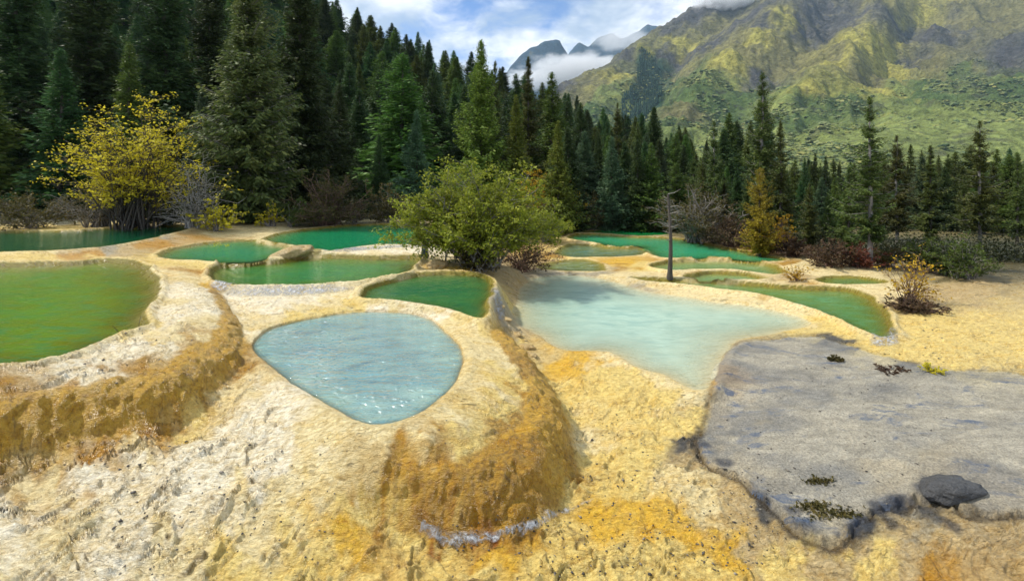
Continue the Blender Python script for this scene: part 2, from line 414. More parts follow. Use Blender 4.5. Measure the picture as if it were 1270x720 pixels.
# height lookup in plan units
def gz(x, y):
    """ground height, bilinear in the sheet"""
    t = x / y
    j = min(max(np.searchsorted(tcol, t) - 1, 0), nc - 2); i = min(max(np.searchsorted(yrow, y) - 1, 0), nr - 2)
    ft = min(max((t - tcol[j]) / (tcol[j + 1] - tcol[j]), 0), 1); fy = min(max((y - yrow[i]) / (yrow[i + 1] - yrow[i]), 0), 1)
    return float((ZZ[i, j] * (1 - ft) + ZZ[i, j + 1] * ft) * (1 - fy) + (ZZ[i + 1, j] * (1 - ft) + ZZ[i + 1, j + 1] * ft) * fy)
PYY = HOR + (CAMH - ZZ) / YY * F
def hit(px, py):
    """where the sight line of a surveyed point meets the ground (plan units)"""
    t = (px - CX) / F
    j = min(max(np.searchsorted(tcol, t), 0), nc - 1)
    col = PYY[:, j]
    i = np.nonzero(col <= py)[0]
    i = i[0] if len(i) else nr - 5
    return (t * yrow[i], yrow[i], ZZ[i, j])

# ------------------------------------------------------------------ ground colours (true colour of the deposits, surveyed patch by patch; crevice and shelf-edge shade added below)
WHT, CRM, YEL, GLD, OCH, OLV, TAN, GRY, DGR, RST = (248,240,218), (238,222,174), (236,212,132), (226,184,60), (190,144,48), (178,136,42), (198,176,130), (166,159,141), (78,78,78), (150,92,28)
COLS = [
 # near-left slope: white with cream
 (120,600,WHT),(180,590,WHT),(250,570,WHT),(300,540,WHT),(340,510,WHT),(95,660,CRM),(140,640,WHT),(200,640,WHT),(120,700,WHT),(260,620,WHT),(220,690,CRM),(300,600,CRM),(320,660,CRM),(290,700,YEL),(360,560,WHT),(390,540,CRM),(350,620,CRM),(420,570,CRM),(460,560,CRM),(380,690,YEL),(330,575,WHT),(270,600,WHT),(170,560,CRM),(110,565,OCH),(0,640,WHT),(0,720,CRM),(60,600,CRM),
 (440,610,YEL),(480,590,OCH),(430,660,GLD),(470,640,OCH),(400,720,YEL),
 # mound rim and face
 (470,537,CRM),(430,535,CRM),(520,545,CRM),(560,525,CRM),(600,480,CRM),(610,440,CRM),(590,410,CRM),(540,392,WHT),(500,384,WHT),(450,382,YEL),(400,388,YEL),(360,396,YEL),(330,405,CRM),(640,470,YEL),(620,510,YEL),(580,545,YEL),(530,565,OCH),(650,430,YEL),
 (640,530,OLV),(600,570,OLV),(560,585,OLV),(520,600,OCH),(660,500,OLV),(680,530,OLV),(695,560,OLV),(690,590,OLV),(660,600,OLV),(620,610,OLV),(580,620,OLV),(540,620,OLV),(640,635,OLV),(600,640,RST),(540,640,RST),(510,630,OLV),
 # yellow flow
 (560,670,YEL),(500,680,YEL),(620,680,GLD),(680,660,YEL),(720,610,YEL),(740,570,YEL),(740,650,GLD),(800,640,GLD),(780,600,YEL),(720,540,CRM),(700,500,YEL),(690,460,GLD),(720,450,GLD),(760,470,YEL),(800,500,YEL),(830,520,YEL),(800,560,YEL),(850,600,CRM),(850,650,GLD),(880,620,CRM),(900,680,GLD),(940,680,TAN),(870,700,YEL),(820,690,YEL),(750,700,YEL),(680,710,YEL),(600,710,YEL),(540,710,YEL),(920,640,TAN),(960,670,TAN),(900,600,TAN),(870,575,TAN),(1000,690,YEL),(1040,680,TAN),(1030,715,TAN),(1085,700,YEL),(1120,690,TAN),(1160,660,TAN),(1150,710,OCH),(980,715,YEL),
 (760,440,CRM),(800,455,CRM),(850,480,CRM),(730,425,CRM),
 # left terrace wall
 (140,500,OLV),(190,500,OLV),(240,470,OLV),(280,430,OLV),(0,520,OLV),(170,540,OCH),(240,515,YEL),(100,562,OCH),(280,485,CRM),
 (100,460,WHT),(140,445,WHT),(180,430,WHT),(210,400,WHT),(230,420,CRM),(235,380,WHT),(240,350,CRM),(215,340,CRM),(205,360,WHT),(250,365,WHT),(180,400,YEL),(190,375,CRM),(150,420,YEL),(200,325,YEL),(130,320,YEL),(60,325,YEL),(262,352,GLD),(258,340,OCH),(250,395,CRM),
 # cascade
 (300,370,WHT),(350,365,WHT),(400,365,WHT),(330,385,WHT),(300,395,CRM),(280,385,WHT),(380,385,CRM),(430,376,CRM),(520,335,CRM),(530,325,CRM),(545,330,GLD),(490,348,CRM),(450,355,CRM),
 # dyke, back left
 (110,318,OCH),(150,312,TAN),(190,304,OCH),(230,295,TAN),(255,297,OCH),(275,289,CRM),(300,289,CRM),(320,296,CRM),(200,292,GRY),(130,310,GRY),(340,303,CRM),(380,315,CRM),(430,308,WHT),(470,306,WHT),(510,306,WHT),(120,284,YEL),(60,284,YEL),(300,327,CRM),(240,327,YEL),(400,317,CRM),(480,320,CRM),
 # channel
 (615,375,GRY),(622,395,GRY),(640,420,TAN),(655,432,TAN),(640,342,TAN),(680,339,GRY),(720,338,GRY),(610,345,YEL),(605,405,YEL),(630,360,TAN),
 # middle mounds
 (770,325,GLD),(750,328,OLV),(790,330,YEL),(765,340,CRM),(800,340,CRM),(830,345,CRM),(815,315,CRM),(700,322,YEL),(680,322,OLV),(800,352,GRY),(850,356,CRM),(920,370,CRM),(890,366,CRM),(980,380,CRM),(970,370,OLV),(860,345,OLV),(900,352,CRM),(960,350,CRM),(840,322,OCH),(910,322,OCH),(950,326,OLV),(890,337,CRM),
 # right bank
 (1050,412,YEL),(1030,405,YEL),(1080,432,YEL),(1120,440,YEL),(1150,430,YEL),(1165,405,YEL),(1130,395,YEL),(1110,385,TAN),(1120,370,TAN),(1060,357,CRM),(1090,358,CRM),(1010,335,CRM),(1060,338,CRM),(990,328,CRM),(980,340,TAN),(1175,360,TAN),(1170,450,YEL),(1270,420,YEL),(1080,365,CRM),
 # shelf of grey rock
 (930,450,GRY),(1000,440,GRY),(1080,460,GRY),(1160,480,GRY),(950,500,GRY),(1050,500,GRY),(1150,540,GRY),(920,550,GRY),(1000,560,GRY),(1100,570,GRY),(1000,620,GRY),(1060,620,GRY),(1150,590,TAN),(1100,600,TAN),(1040,425,DGR),(1120,458,DGR),(1270,540,GRY),(1150,640,GRY),
 (865,555,DGR),(880,575,TAN),(960,635,DGR),(895,465,OCH),(885,500,TAN),(1080,640,DGR),
 # wood floor
 (1120,318,(70,72,40)),(1180,320,(70,72,40)),(1260,320,(70,72,40)),(1040,312,(70,72,40)),(1000,302,(70,72,40)),(900,288,(70,72,40)),(1120,308,(60,64,36)),(1220,308,(60,64,36)),(800,278,(60,64,36)),(60,274,(70,72,40)),(250,272,(70,72,40)),(400,272,(70,72,40)),(1180,334,(90,84,50)),(1250,332,(90,84,50)),
]
cc = []
for a, b, c in COLS:
    x, y, z = hit(a, b); cc.append((x, y) + srgb(*c))
for x, y in ((-30, 24), (-10, 24), (10, 24), (30, 24), (-60, 60), (0, 60), (60, 60), (0, 150), (100, 150), (0, 21), (12, 21), (-12, 21), (0, 500)):
    cc.append((x, y) + srgb(70, 72, 40))
cc = np.array(cc)
gu, gv = warp(cc[:, 0], cc[:, 1])
Uf, Vf = warp(XX.ravel(), YY.ravel())
wn = .16 * fbm(Uf * 5, Vf * 5, seed=91, oct=4); wn2 = .16 * fbm(Uf * 5, Vf * 5, seed=95, oct=4)
Uf, Vf = Uf + wn, Vf + wn2
COL = np.empty((len(Uf), 3), np.float32)
for i in range(0, len(Uf), 20000):
    d2 = (Uf[i:i + 20000, None] - gu) ** 2 + (Vf[i:i + 20000, None] - gv) ** 2 + .0012
    wt = d2 ** -2.0
    COL[i:i + 20000] = (wt @ cc[:, 2:]) / wt.sum(1, keepdims=True)
# shelf and pool-bed tint
dsh = sdf(shelf_poly, XX.ravel() + .05 * fbm(XX.ravel() * 3, YY.ravel() * 3, seed=31, oct=3), YY.ravel() + .05 * fbm(XX.ravel() * 3, YY.ravel() * 3, seed=37, oct=3), 1.2)
shf = smooth(.02, -.03, dsh)[:, None]
shn = smooth(-.5, .6, fbm(XX.ravel() * 1.6, YY.ravel() * 2.4, seed=131, oct=5))[:, None]
COL = COL * (1 - shf * .75) + (np.array(srgb(*GRY)) * shn + np.array(srgb(124, 123, 118)) * (1 - shn)) * shf * .75
edge_shade = (np.exp(-((dsh - .035) / .04) ** 2) * (.35 + .65 * smooth(5.0, 4.3, YY.ravel())))[:, None] * .85  # dark brown shelf rim, with the shadow under its front lip painted in
COL = COL * (1 - edge_shade) + np.array(srgb(64, 56, 44)) * edge_shade
for px, py, rad in ((1068, 650, .10), (1090, 634, .12), (1112, 628, .09), (1056, 660, .07), (1150, 603, .10), (1172, 606, .12), (1000, 650, .08), (980, 632, .06), (900, 575, .08), (875, 552, .06), (1130, 622, .08), (1165, 645, .12)):
    x, y, z = hit(px, py)
    k_ = smooth(1.25, .35, np.hypot(XX.ravel() - x, YY.ravel() - y) / rad + .5 * fbm(XX.ravel() * 7, YY.ravel() * 7, seed=int(px), oct=3))[:, None] * .8
    COL = COL * (1 - k_) + np.array(srgb(52, 58, 70)) * k_
COL = COL.reshape(nr, nc, 3)
fm = smooth(.14, .34, STEEP - .05 + .07 * fbm(XX * 5, YY * 5, ZZ * 5, seed=97, oct=3)) * smooth(7.6, 6.2, YY) * (sdf(shelf_poly, XX, YY) > .15)
fnz = .05 * fbm(XX * 4, YY * 4, ZZ * 4, seed=103, oct=4)
fpm = np.max([smooth(.035, -.035, sdf(p_, XX, YY) + fnz) for p_ in FPOLY], 0)
fm = np.maximum(fm * .5, fpm * np.where(XX / YY > -.34, .12 + .88 * smooth(-.27, -.08, XX / YY + .05 * fbm(XX * 3, YY * 3, ZS * 3, seed=107, oct=4)), 1))
vein = smooth(.05, .5, fbm(XX * 2.2, YY * 2.2, ZZ * 1.2, seed=99, oct=4))[..., None]
face = np.array(srgb(200, 160, 56)) * (1 - vein * .5) + np.array(srgb(146, 106, 28)) * vein * .5
COL = COL * (1 - fm[..., None] * .92) + face * fm[..., None] * .92
# pale lip of fresh lime on the rims, olive algae on the beds of the green pools
for k, d in POOLS.items():
    dd = D[k]
    lipm = (np.exp(-((dd - .10) / .05) ** 2) * np.clip(.75 + .5 * fbm(XX * 4, YY * 4, seed=17, oct=2), 0, 1) * (0 if k in ('round', 'turquoise') else .75))[..., None]
    COL = COL * (1 - lipm) + np.array(srgb(238, 224, 176)) * lipm
    if k in ('round', 'turquoise'):
        bm_ = smooth(.0, -.03, dd)[..., None] * .7; COL = COL * (1 - bm_) + np.array(srgb(222, 212, 176)) * bm_
    else:
        bm_ = smooth(.055, .03, dd)[..., None]; deepm = smooth(-.05, -.5, dd)[..., None]
        bed = np.array(srgb(140, 130, 34)) * (1 - deepm) + np.array(srgb(70, 100, 36)) * deepm
        COL = COL * (1 - bm_) + bed * bm_
cv_ = np.clip(CREV['v'] * 1.2, 0, 1)[..., None] * .75  # brown shading of the chip crevices, painted into the ground colour
COL = COL * (1 - cv_) + np.array(srgb(120, 98, 58)) * cv_
minpool = np.min(list(D.values()), 0)

def travertine(name, grey=0.0):
    m, g, out = new_mat(name)
    at = g.node('ShaderNodeAttribute', attribute_name='Col')
    geo = g.node('ShaderNodeNewGeometry')
    pos = geo.outputs['Position']
    st = g.mapping(pos, (1.0, 2.6, 1.6), (0, 0, math.radians(-28)))
    n1 = g.noise(st, 1.6, 6, .62, .4)
    n2 = g.noise(pos, 14, 5, .6)
    n3 = g.noise(st, 6.0, 5, .65, .8)
    base = at.outputs['Color']
    warm = g.mix(1.0, base, (1.0, .86, .56), 'MULTIPLY')
    c = g.mix(g.math('MULTIPLY', g.maprange(n1, .46, .68, 0, 1, True), .5 - grey), base, warm)
    val = g.maprange(n3, .28, .72, .58, 1.22)
    val2 = g.maprange(n2, .3, .7, .70, 1.18)
    vv = g.math('MULTIPLY', val, val2)
    c = g.mix(1.0, c, g.ramp(vv, [(.40, (.52, .40, .20)), (.80, (.96, .90, .76)), (1.0, (1.10, 1.08, 1.02))]), 'MULTIPLY')
    vo = g.node('ShaderNodeTexVoronoi', feature='F1', inp={'Vector': pos, 'Scale': 5.5, 'Randomness': 1.0})
    big = g.noise(pos, 1.1, 3, .5)
    spot = g.math('MULTIPLY', g.maprange(vo.outputs[0], .06, .12, 1, 0, True), g.maprange(big, .48, .60, 0, 1))
    c = g.mix(g.math('MULTIPLY', spot, .75), c, (.06, .055, .05))
    fl = g.noise(g.mapping(pos, (3.0, 9.0, 6.0), (0, 0, math.radians(-28))), 1.3, 5, .7, .6)
    crk = g.math('MULTIPLY', g.maprange(fl, .60, .70, 0, 1, True), g.maprange(g.noise(pos, .8, 3), .42, .60, 0, 1))
    c = g.mix(g.math('MULTIPLY', crk, .55), c, (.12, .10, .07))
    p = g.node('ShaderNodeBsdfPrincipled')
    g.l.new(c, p.inputs['Base Color'])
    g.l.new(g.maprange(n1, .35, .65, .45, .20), p.inputs['Roughness'])
    p.inputs['Specular IOR Level'].default_value = .6
    f1 = g.noise(st, 9, 6, .65, .6); f2 = g.noise(pos, 34, 6, .7)
    hsum = g.math('ADD', g.math('MULTIPLY', f1, .05), g.math('ADD', g.math('MULTIPLY', f2, .020), g.math('MULTIPLY', crk, -.03)))
    b = g.node('ShaderNodeBump', inp={'Height': hsum, 'Strength': 1.0, 'Distance': 2.0})
    g.l.new(b.outputs[0], p.inputs['Normal'])
    g.l.new(p.outputs[0], out.inputs[0])
    return m
M_trav = travertine('travertine')

def shelf_material():
    m, g, out = new_mat('grey_rock')
    at = g.node('ShaderNodeAttribute', attribute_name='Col')
    pos = g.node('ShaderNodeNewGeometry').outputs['Position']
    st = g.mapping(pos, (1, 2.2, 1), (0, 0, math.radians(20)))
    n1 = g.noise(st, .9, 6, .65, .5); n2 = g.noise(pos, 30, 5, .7); n3 = g.noise(st, 2.2, 7, .7, .8)
    c = at.outputs['Color']
    v = g.math('MULTIPLY', g.math('MULTIPLY', g.maprange(n2, .32, .68, .55, 1.38), g.maprange(g.noise(pos, 75, 3, .8), .3, .7, .72, 1.25)), g.maprange(n3, .3, .7, .62, 1.25))
    c = g.mix(1.0, c, g.node('ShaderNodeCombineColor', inp={0: v, 1: v, 2: v}).outputs[0], 'MULTIPLY')
    blue = g.maprange(g.noise(st, .8, 5, .6, 1.2), .54, .62, 0, 1, True)
    bl2 = g.math('MULTIPLY', blue, g.maprange(n3, .45, .6, .1, 1))
    c = g.mix(g.math('MULTIPLY', bl2, .85), c, (.05, .085, .15))
    c = g.mix(g.math('MULTIPLY', g.maprange(n1, .55, .7, 0, 1, True), .5), c, (.27, .23, .15))
    p = g.node('ShaderNodeBsdfPrincipled', inp={'Roughness': .55})
    g.l.new(c, p.inputs['Base Color'])
    h = g.math('ADD', g.math('MULTIPLY', n2, .05), g.math('MULTIPLY', n3, .09))
    b = g.node('ShaderNodeBump', inp={'Height': h, 'Strength': .9, 'Distance': 1.0})
    g.l.new(b.outputs[0], p.inputs['Normal']); g.l.new(p.outputs[0], out.inputs[0])
    return m
M_shelf = shelf_material()

def floor_material():
    m, g, out = new_mat('wood_floor')
    at = g.node('ShaderNodeAttribute', attribute_name='Col')
    pos = g.node('ShaderNodeNewGeometry').outputs['Position']
    n = g.noise(pos, 1.2, 6, .65)
    c = g.mix(g.maprange(n, .35, .65), (.006, .016, .005), (.018, .032, .009))
    p = g.node('ShaderNodeBsdfPrincipled', inp={'Roughness': 1.0, 'Specular IOR Level': 0.0, 'Base Color': c})
    b = g.node('ShaderNodeBump', inp={'Height': n, 'Strength': .8, 'Distance': .3})
    g.l.new(b.outputs[0], p.inputs['Normal']); g.l.new(p.outputs[0], out.inputs[0])
    return m
M_floor = floor_material()

# split the sheet into its natural pieces
def poly_at(pts): return np.array([P(a, b, z) for a, b, z in pts])
mound_poly = poly_at([(300,428,.63),(330,402,.64),(380,388,.64),(450,380,.66),(515,382,.66),(570,396,.66),(600,404,.64),(640,440,.34),(668,470,.22),(697,510,.15),(713,555,.12),(708,600,.10),(675,638,.09),(600,660,.09),(535,655,.10),(505,640,.13),(470,610,.30),(430,560,.53),(380,525,.57),(335,490,.60)])
wall_poly = poly_at([(-260,600,.42),(20,568,.43),(95,553,.45),(177,535,.47),(235,513,.49),(270,486,.53),(303,457,.59),(309,436,.62),(297,408,.65),(284,380,.66),(274,364,.69),(260,350,.78),(258,335,.78),(235,326,.83),(200,322,.83),(130,320,.83),(40,322,.83),(-260,330,.83)])
fx, fy = (XX[:-1, :-1] + XX[1:, 1:]) / 2, (YY[:-1, :-1] + YY[1:, 1:]) / 2
reg = np.zeros(fx.shape, int)
reg[sdf(mound_poly, fx, fy) < 0] = 1
reg[sdf(wall_poly, fx, fy) < 0] = 2
dd_ = dsh.reshape(nr, nc); reg[(dd_[:-1, :-1] + dd_[1:, 1:]) / 2 < 0.015] = 3
reg[fy > 19.2] = 4
idx = np.arange(nr * nc).reshape(nr, nc)
Q = np.stack([idx[:-1, :-1], idx[:-1, 1:], idx[1:, 1:], idx[1:, :-1]], -1)
Vf_, Nf_, Cf_ = Vw.reshape(-1, 3), nrm.reshape(-1, 3), COL.reshape(-1, 3)
for r, nm, lab, mt in ((0, 'ground', 'yellow and cream travertine ground flowing between the terraced pools', M_trav),
                       (1, 'travertine_mound', 'rounded travertine mound holding the pale blue round pool', M_trav),
                       (2, 'terrace_wall', 'thick white topped travertine wall with brown face beside the green pool', M_trav),
                       (3, 'rock_shelf', 'flat grey rock shelf with blue streaks beside the turquoise pool', M_shelf),
                       (4, 'forest_floor', 'dark mossy forest floor rising behind the pools', M_floor)):
    q = Q[reg == r].reshape(-1, 4)
    used, inv = np.unique(q, return_inverse=True)
    me = make_mesh(nm, Vf_[used], quads=inv.reshape(-1, 4), colors={'Col': Cf_[used]}, normals=Nf_[used])
    tag(obj(nm, me, mt), lab, kind='structure')

# ------------------------------------------------------------------ water
def water_mat(name, deep, shallow, rough=.04, rip=(7.0, .02), streak=None, stretch=(1, 1, 1), rot=0.0, k2=.5, clear=7.0, ior=1.333):
    m, g, out = new_mat(name)
    pos = g.node('ShaderNodeNewGeometry').outputs['Position']
    da = g.node('ShaderNodeAttribute', attribute_name='depth').outputs['Fac']
    st = g.mapping(pos, stretch, (0, 0, rot))
    n = g.noise(st, 1.1, 4, .55, .5)
    f = g.math('ADD', g.math('DIVIDE', da, k2), g.math('MULTIPLY', g.math('SUBTRACT', n, .5), 1.5), clamp=True)
    c = g.mix(f, shallow, deep)
    if streak:
        s2 = g.noise(g.mapping(pos, (1, 4, 1), (0, 0, rot)), 1.4, 5, .6, .6)
        c = g.mix(g.math('MULTIPLY', g.maprange(s2, .46, .62, 0, 1, True), .7), c, streak)  # lighter and darker bands: reflections and ripples put into the water colour
    al = g.math('SUBTRACT', 1.0, g.math('POWER', 2.718, g.math('MULTIPLY', da, -clear)))
    p = g.node('ShaderNodeBsdfPrincipled', inp={'Base Color': c, 'Roughness': rough, 'IOR': ior, 'Alpha': al})
    h1 = g.noise(st, rip[0], 3, .5, .6); h2 = g.noise(pos, rip[0] * 3.1, 2, .5, .3)
    h = g.math('ADD', h1, g.math('MULTIPLY', h2, .25))
    b = g.node('ShaderNodeBump', inp={'Height': h, 'Strength': 1.0, 'Distance': rip[1]})
    g.l.new(b.outputs[0], p.inputs['Normal'])
    g.l.new(p.outputs[0], out.inputs[0])
    return m
L = lambda r, g_, b: srgb(r, g_, b)
WM = dict(
 round=water_mat('water_pale_blue', L(60,104,114), L(142,178,166), .05, (4.6, .085), L(90,140,146), (1, 2.2, 1), math.radians(-35), .45, 14, 2.2),
 turquoise=water_mat('water_turquoise', L(112,160,154), L(176,202,182), .16, (6, .012), L(176,206,188), (1, 2, 1), .2, .6, 9, 1.6),
 dark=water_mat('water_dark_green', L(20,92,62), L(70,118,58), .02, (3, .035), L(60,112,60), (1, 1.5, 1), .2, .4),
 mid=water_mat('water_mid_green', L(32,118,74), L(86,120,34), .04, (4, .04), L(70,138,62), (1, 3, 1), 0, .4),
 left=water_mat('water_left_green', L(88,140,50), L(108,112,20), .05, (6, .012), L(70,128,72), (1, 2, 1), .5, .5),
 backleft=water_mat('water_back_left', L(8,78,50), L(30,84,40), .04, (4, .02), None, (1, 2, 1), 0, .4),
 emerald=water_mat('water_emerald', L(22,134,98), L(70,140,70), .05, (4, .02), L(34,132,98), (1, 2, 1), 0, .4),
 upper=water_mat('water_upper_emerald', L(12,126,82), L(30,140,80), .06, (4, .025), L(20,128,88), (1, 2, 1), 0, .4),
 right=water_mat('water_right_green', L(80,134,84), L(104,128,46), .06, (5, .012), L(96,150,100), (1, 2, 1), .1, .4),
 sage=water_mat('water_sage', L(96,160,118), L(128,150,80), .08, (5, .015), None, (1, 2, 1), 0, .4),
 jade=water_mat('water_jade', L(48,158,120), L(70,160,90), .06, (4, .02), L(60,152,116), (1, 2, 1), 0, .4),
 strip=water_mat('water_strip', L(20,140,76), L(40,140,60), .06, (4, .02), None, (1, 2, 1), 0, .4),
 slate=water_mat('water_slate', L(74,120,100), L(120,128,60), .04, (3, .03), L(110,150,150), (1, 2, 1), 0, .4),
 rapid=water_mat('water_rapid', L(84,120,66), L(110,120,50), .08, (3, .05), L(170,190,170), (2, 1, 1), 0, .4),
)
WM['small'] = WM['right']; WM['crescent'] = WM['sage']
WL = dict(round='pale blue rippled water of the round pool on the mound', turquoise='milky turquoise water of the large pool with a sandy beach',
 dark='dark green water reflecting sky behind the round pool', mid='mid green water of the pool beside the lantern', left='yellow green water inside the thick travertine wall',
 backleft='deep green water under the yellow tree', emerald='emerald water below the rounded brown dyke', upper='bright emerald water spreading behind the white cascade',
 right='olive green water draining into white foam', small='thin green pool among pale sand under the pines', crescent='crescent pool with a thick olive rim',
 sage='sage green pool right of the dead tree', jade='wide jade pool in front of the brown shrubs', strip='thin green pool at the foot of the forest',
 slate='slate green pool beside the yellow mound', rapid='small choppy pool with white ripples beside the big bush')
for k, d in POOLS.items():
    keep = D[k] < .05
    kp = keep[::2, ::2]; i2 = idx[::2, ::2]
    cell = kp[:-1, :-1] & kp[1:, 1:] & kp[:-1, 1:] & kp[1:, :-1]
    q = np.stack([i2[:-1, :-1], i2[:-1, 1:], i2[1:, 1:], i2[1:, :-1]], -1)[cell].reshape(-1, 4)
    used, inv = np.unique(q, return_inverse=True)
    vv = Vf_[used].copy(); dep = (d['z'] * S - vv[:, 2]) / S
    vv[:, 0] = XX.ravel()[used] * S; vv[:, 1] = YY.ravel()[used] * S; vv[:, 2] = d['z'] * S
    dep = np.where(D[k].ravel()[used] < 0, np.maximum(dep, 0), 0)
    me = make_mesh('water', vv, quads=inv.reshape(-1, 4), attrs={'depth': dep})
    tag(obj('water', me, WM[k]), WL[k], kind='structure')

# ------------------------------------------------------------------ tubes, leaves
def tubes(paths, sides=5):
    """paths: list of (N x 3 points, N radii) -> V, quads"""
    Vs, Qs, off = [], [], 0
    for pts, rad in paths:
        pts = np.asarray(pts, float); rad = np.asarray(rad, float); n = len(pts)
        tn = np.gradient(pts, axis=0); tn /= np.linalg.norm(tn, axis=1, keepdims=True) + 1e-9
        ref = np.where(np.abs(tn[:, 2:3]) > .9, np.array([[1., 0, 0]]), np.array([[0, 0, 1.]]))
        a = np.cross(tn, ref); a /= np.linalg.norm(a, axis=1, keepdims=True) + 1e-9
        b = np.cross(tn, a)
        ang = np.arange(sides) / sides * 2 * math.pi
        ring = pts[:, None] + rad[:, None, None] * (np.cos(ang)[None, :, None] * a[:, None] + np.sin(ang)[None, :, None] * b[:, None])
        Vs.append(ring.reshape(-1, 3))
        i = np.arange(n - 1)[:, None] * sides; j = np.arange(sides)[None]; j2 = (j + 1) % sides
        Qs.append(np.stack([i + j, i + j2, i + sides + j2, i + sides + j], -1).reshape(-1, 4) + off)
        off += n * sides
    return np.concatenate(Vs), np.concatenate(Qs)

def leaves(cen, axis, length, width, r, roll=None):
    """diamond leaves: centre, long axis, sizes"""
    n = len(cen)
    axis = axis / (np.linalg.norm(axis, axis=1, keepdims=True) + 1e-9)
    rnd = r.normal(size=(n, 3))
    if roll is not None: rnd = rnd * (1 - roll) + np.array([0, 0, 1.0]) * roll
    side = np.cross(axis, rnd); side /= np.linalg.norm(side, axis=1, keepdims=True) + 1e-9
    L_ = (length * .5)[:, None]; W_ = (width * .5)[:, None]
    v = np.stack([cen - axis * L_, cen + side * W_, cen + axis * L_, cen - side * W_], 1).reshape(-1, 3)
    q = np.arange(n * 4).reshape(n, 4)
    return v, q

def leaf_mat(name, cols, trans=.25, objvar=.35, rough=.6):
    """cols: dark, mid, light albedo; variation by leaf, by clump and by tree"""
    m, g, out = new_mat(name)
    geo = g.node('ShaderNodeNewGeometry'); oi = g.node('ShaderNodeObjectInfo')
    tcn = g.node('ShaderNodeTexCoord')
    n = g.noise(tcn.outputs['Object'], 7.0, 3, .6)
    r = g.math('ADD', g.math('MULTIPLY', geo.outputs['Random Per Island'], .55), g.math('MULTIPLY', g.maprange(n, .3, .7), .45))
    c = g.ramp(r, [(0.05, cols[0]), (.5, cols[1]), (.95, cols[2])])
    hs = g.node('ShaderNodeHueSaturation', inp={'Color': c, 'Hue': g.maprange(oi.outputs['Random'], 0, 1, .5 - .03 * objvar / .25, .5 + .02 * objvar / .25), 'Saturation': 1.0,
                'Value': g.maprange(oi.outputs['Random'], 0, 1, 1 - objvar, 1 + objvar)})
    d = g.node('ShaderNodeBsdfPrincipled', inp={'Base Color': hs.outputs[0], 'Roughness': rough, 'Specular IOR Level': .25})
    t = g.node('ShaderNodeBsdfTranslucent', inp={'Color': hs.outputs[0]})
    mx = g.node('ShaderNodeMixShader', inp={0: trans, 1: d.outputs[0], 2: t.outputs[0]})
    g.l.new(mx.outputs[0], out.inputs[0])
    return m
def bark_mat(name, a, b):
    m, g, out = new_mat(name)
    tcn = g.node('ShaderNodeTexCoord').outputs['Object']
    n = g.noise(g.mapping(tcn, (30, 30, 8)), 1.0, 4, .6)
    c = g.mix(g.maprange(n, .3, .7), a, b)
    p = g.node('ShaderNodeBsdfPrincipled', inp={'Base Color': c, 'Roughness': .85})
    bm = g.node('ShaderNodeBump', inp={'Height': n, 'Strength': .6, 'Distance': .05})
    g.l.new(bm.outputs[0], p.inputs['Normal']); g.l.new(p.outputs[0], out.inputs[0])
    return m
B_dark = bark_mat('bark_dark', (.035, .028, .022), (.10, .085, .07))
B_grey = bark_mat('bark_grey', (.10, .09, .08), (.28, .26, .23))
B_pale = bark_mat('bark_pale', (.22, .21, .19), (.48, .46, .42))
B_red = bark_mat('bark_reddish', (.09, .05, .04), (.22, .13, .10))

LM = dict(
 dark=leaf_mat('needles_dark', ((.016, .040, .013), (.044, .090, .026), (.100, .165, .042))),
 mid=leaf_mat('needles_mid', ((.032, .066, .011), (.086, .148, .026), (.17, .24, .045))),
 blue=leaf_mat('needles_blue', ((.034, .068, .032), (.074, .132, .062), (.140, .210, .100))),
 moss=leaf_mat('needles_mossy', ((.034, .052, .012), (.092, .118, .032), (.200, .205, .060))),
 lime=leaf_mat('needles_lime', ((.048, .070, .008), (.125, .165, .020), (.230, .250, .040))),
 gold=leaf_mat('needles_gold', ((.090, .075, .006), (.270, .215, .016), (.440, .350, .030)), .25, .04),
 pine=leaf_mat('needles_pine', ((.030, .044, .010), (.074, .100, .022), (.145, .165, .036))),
)

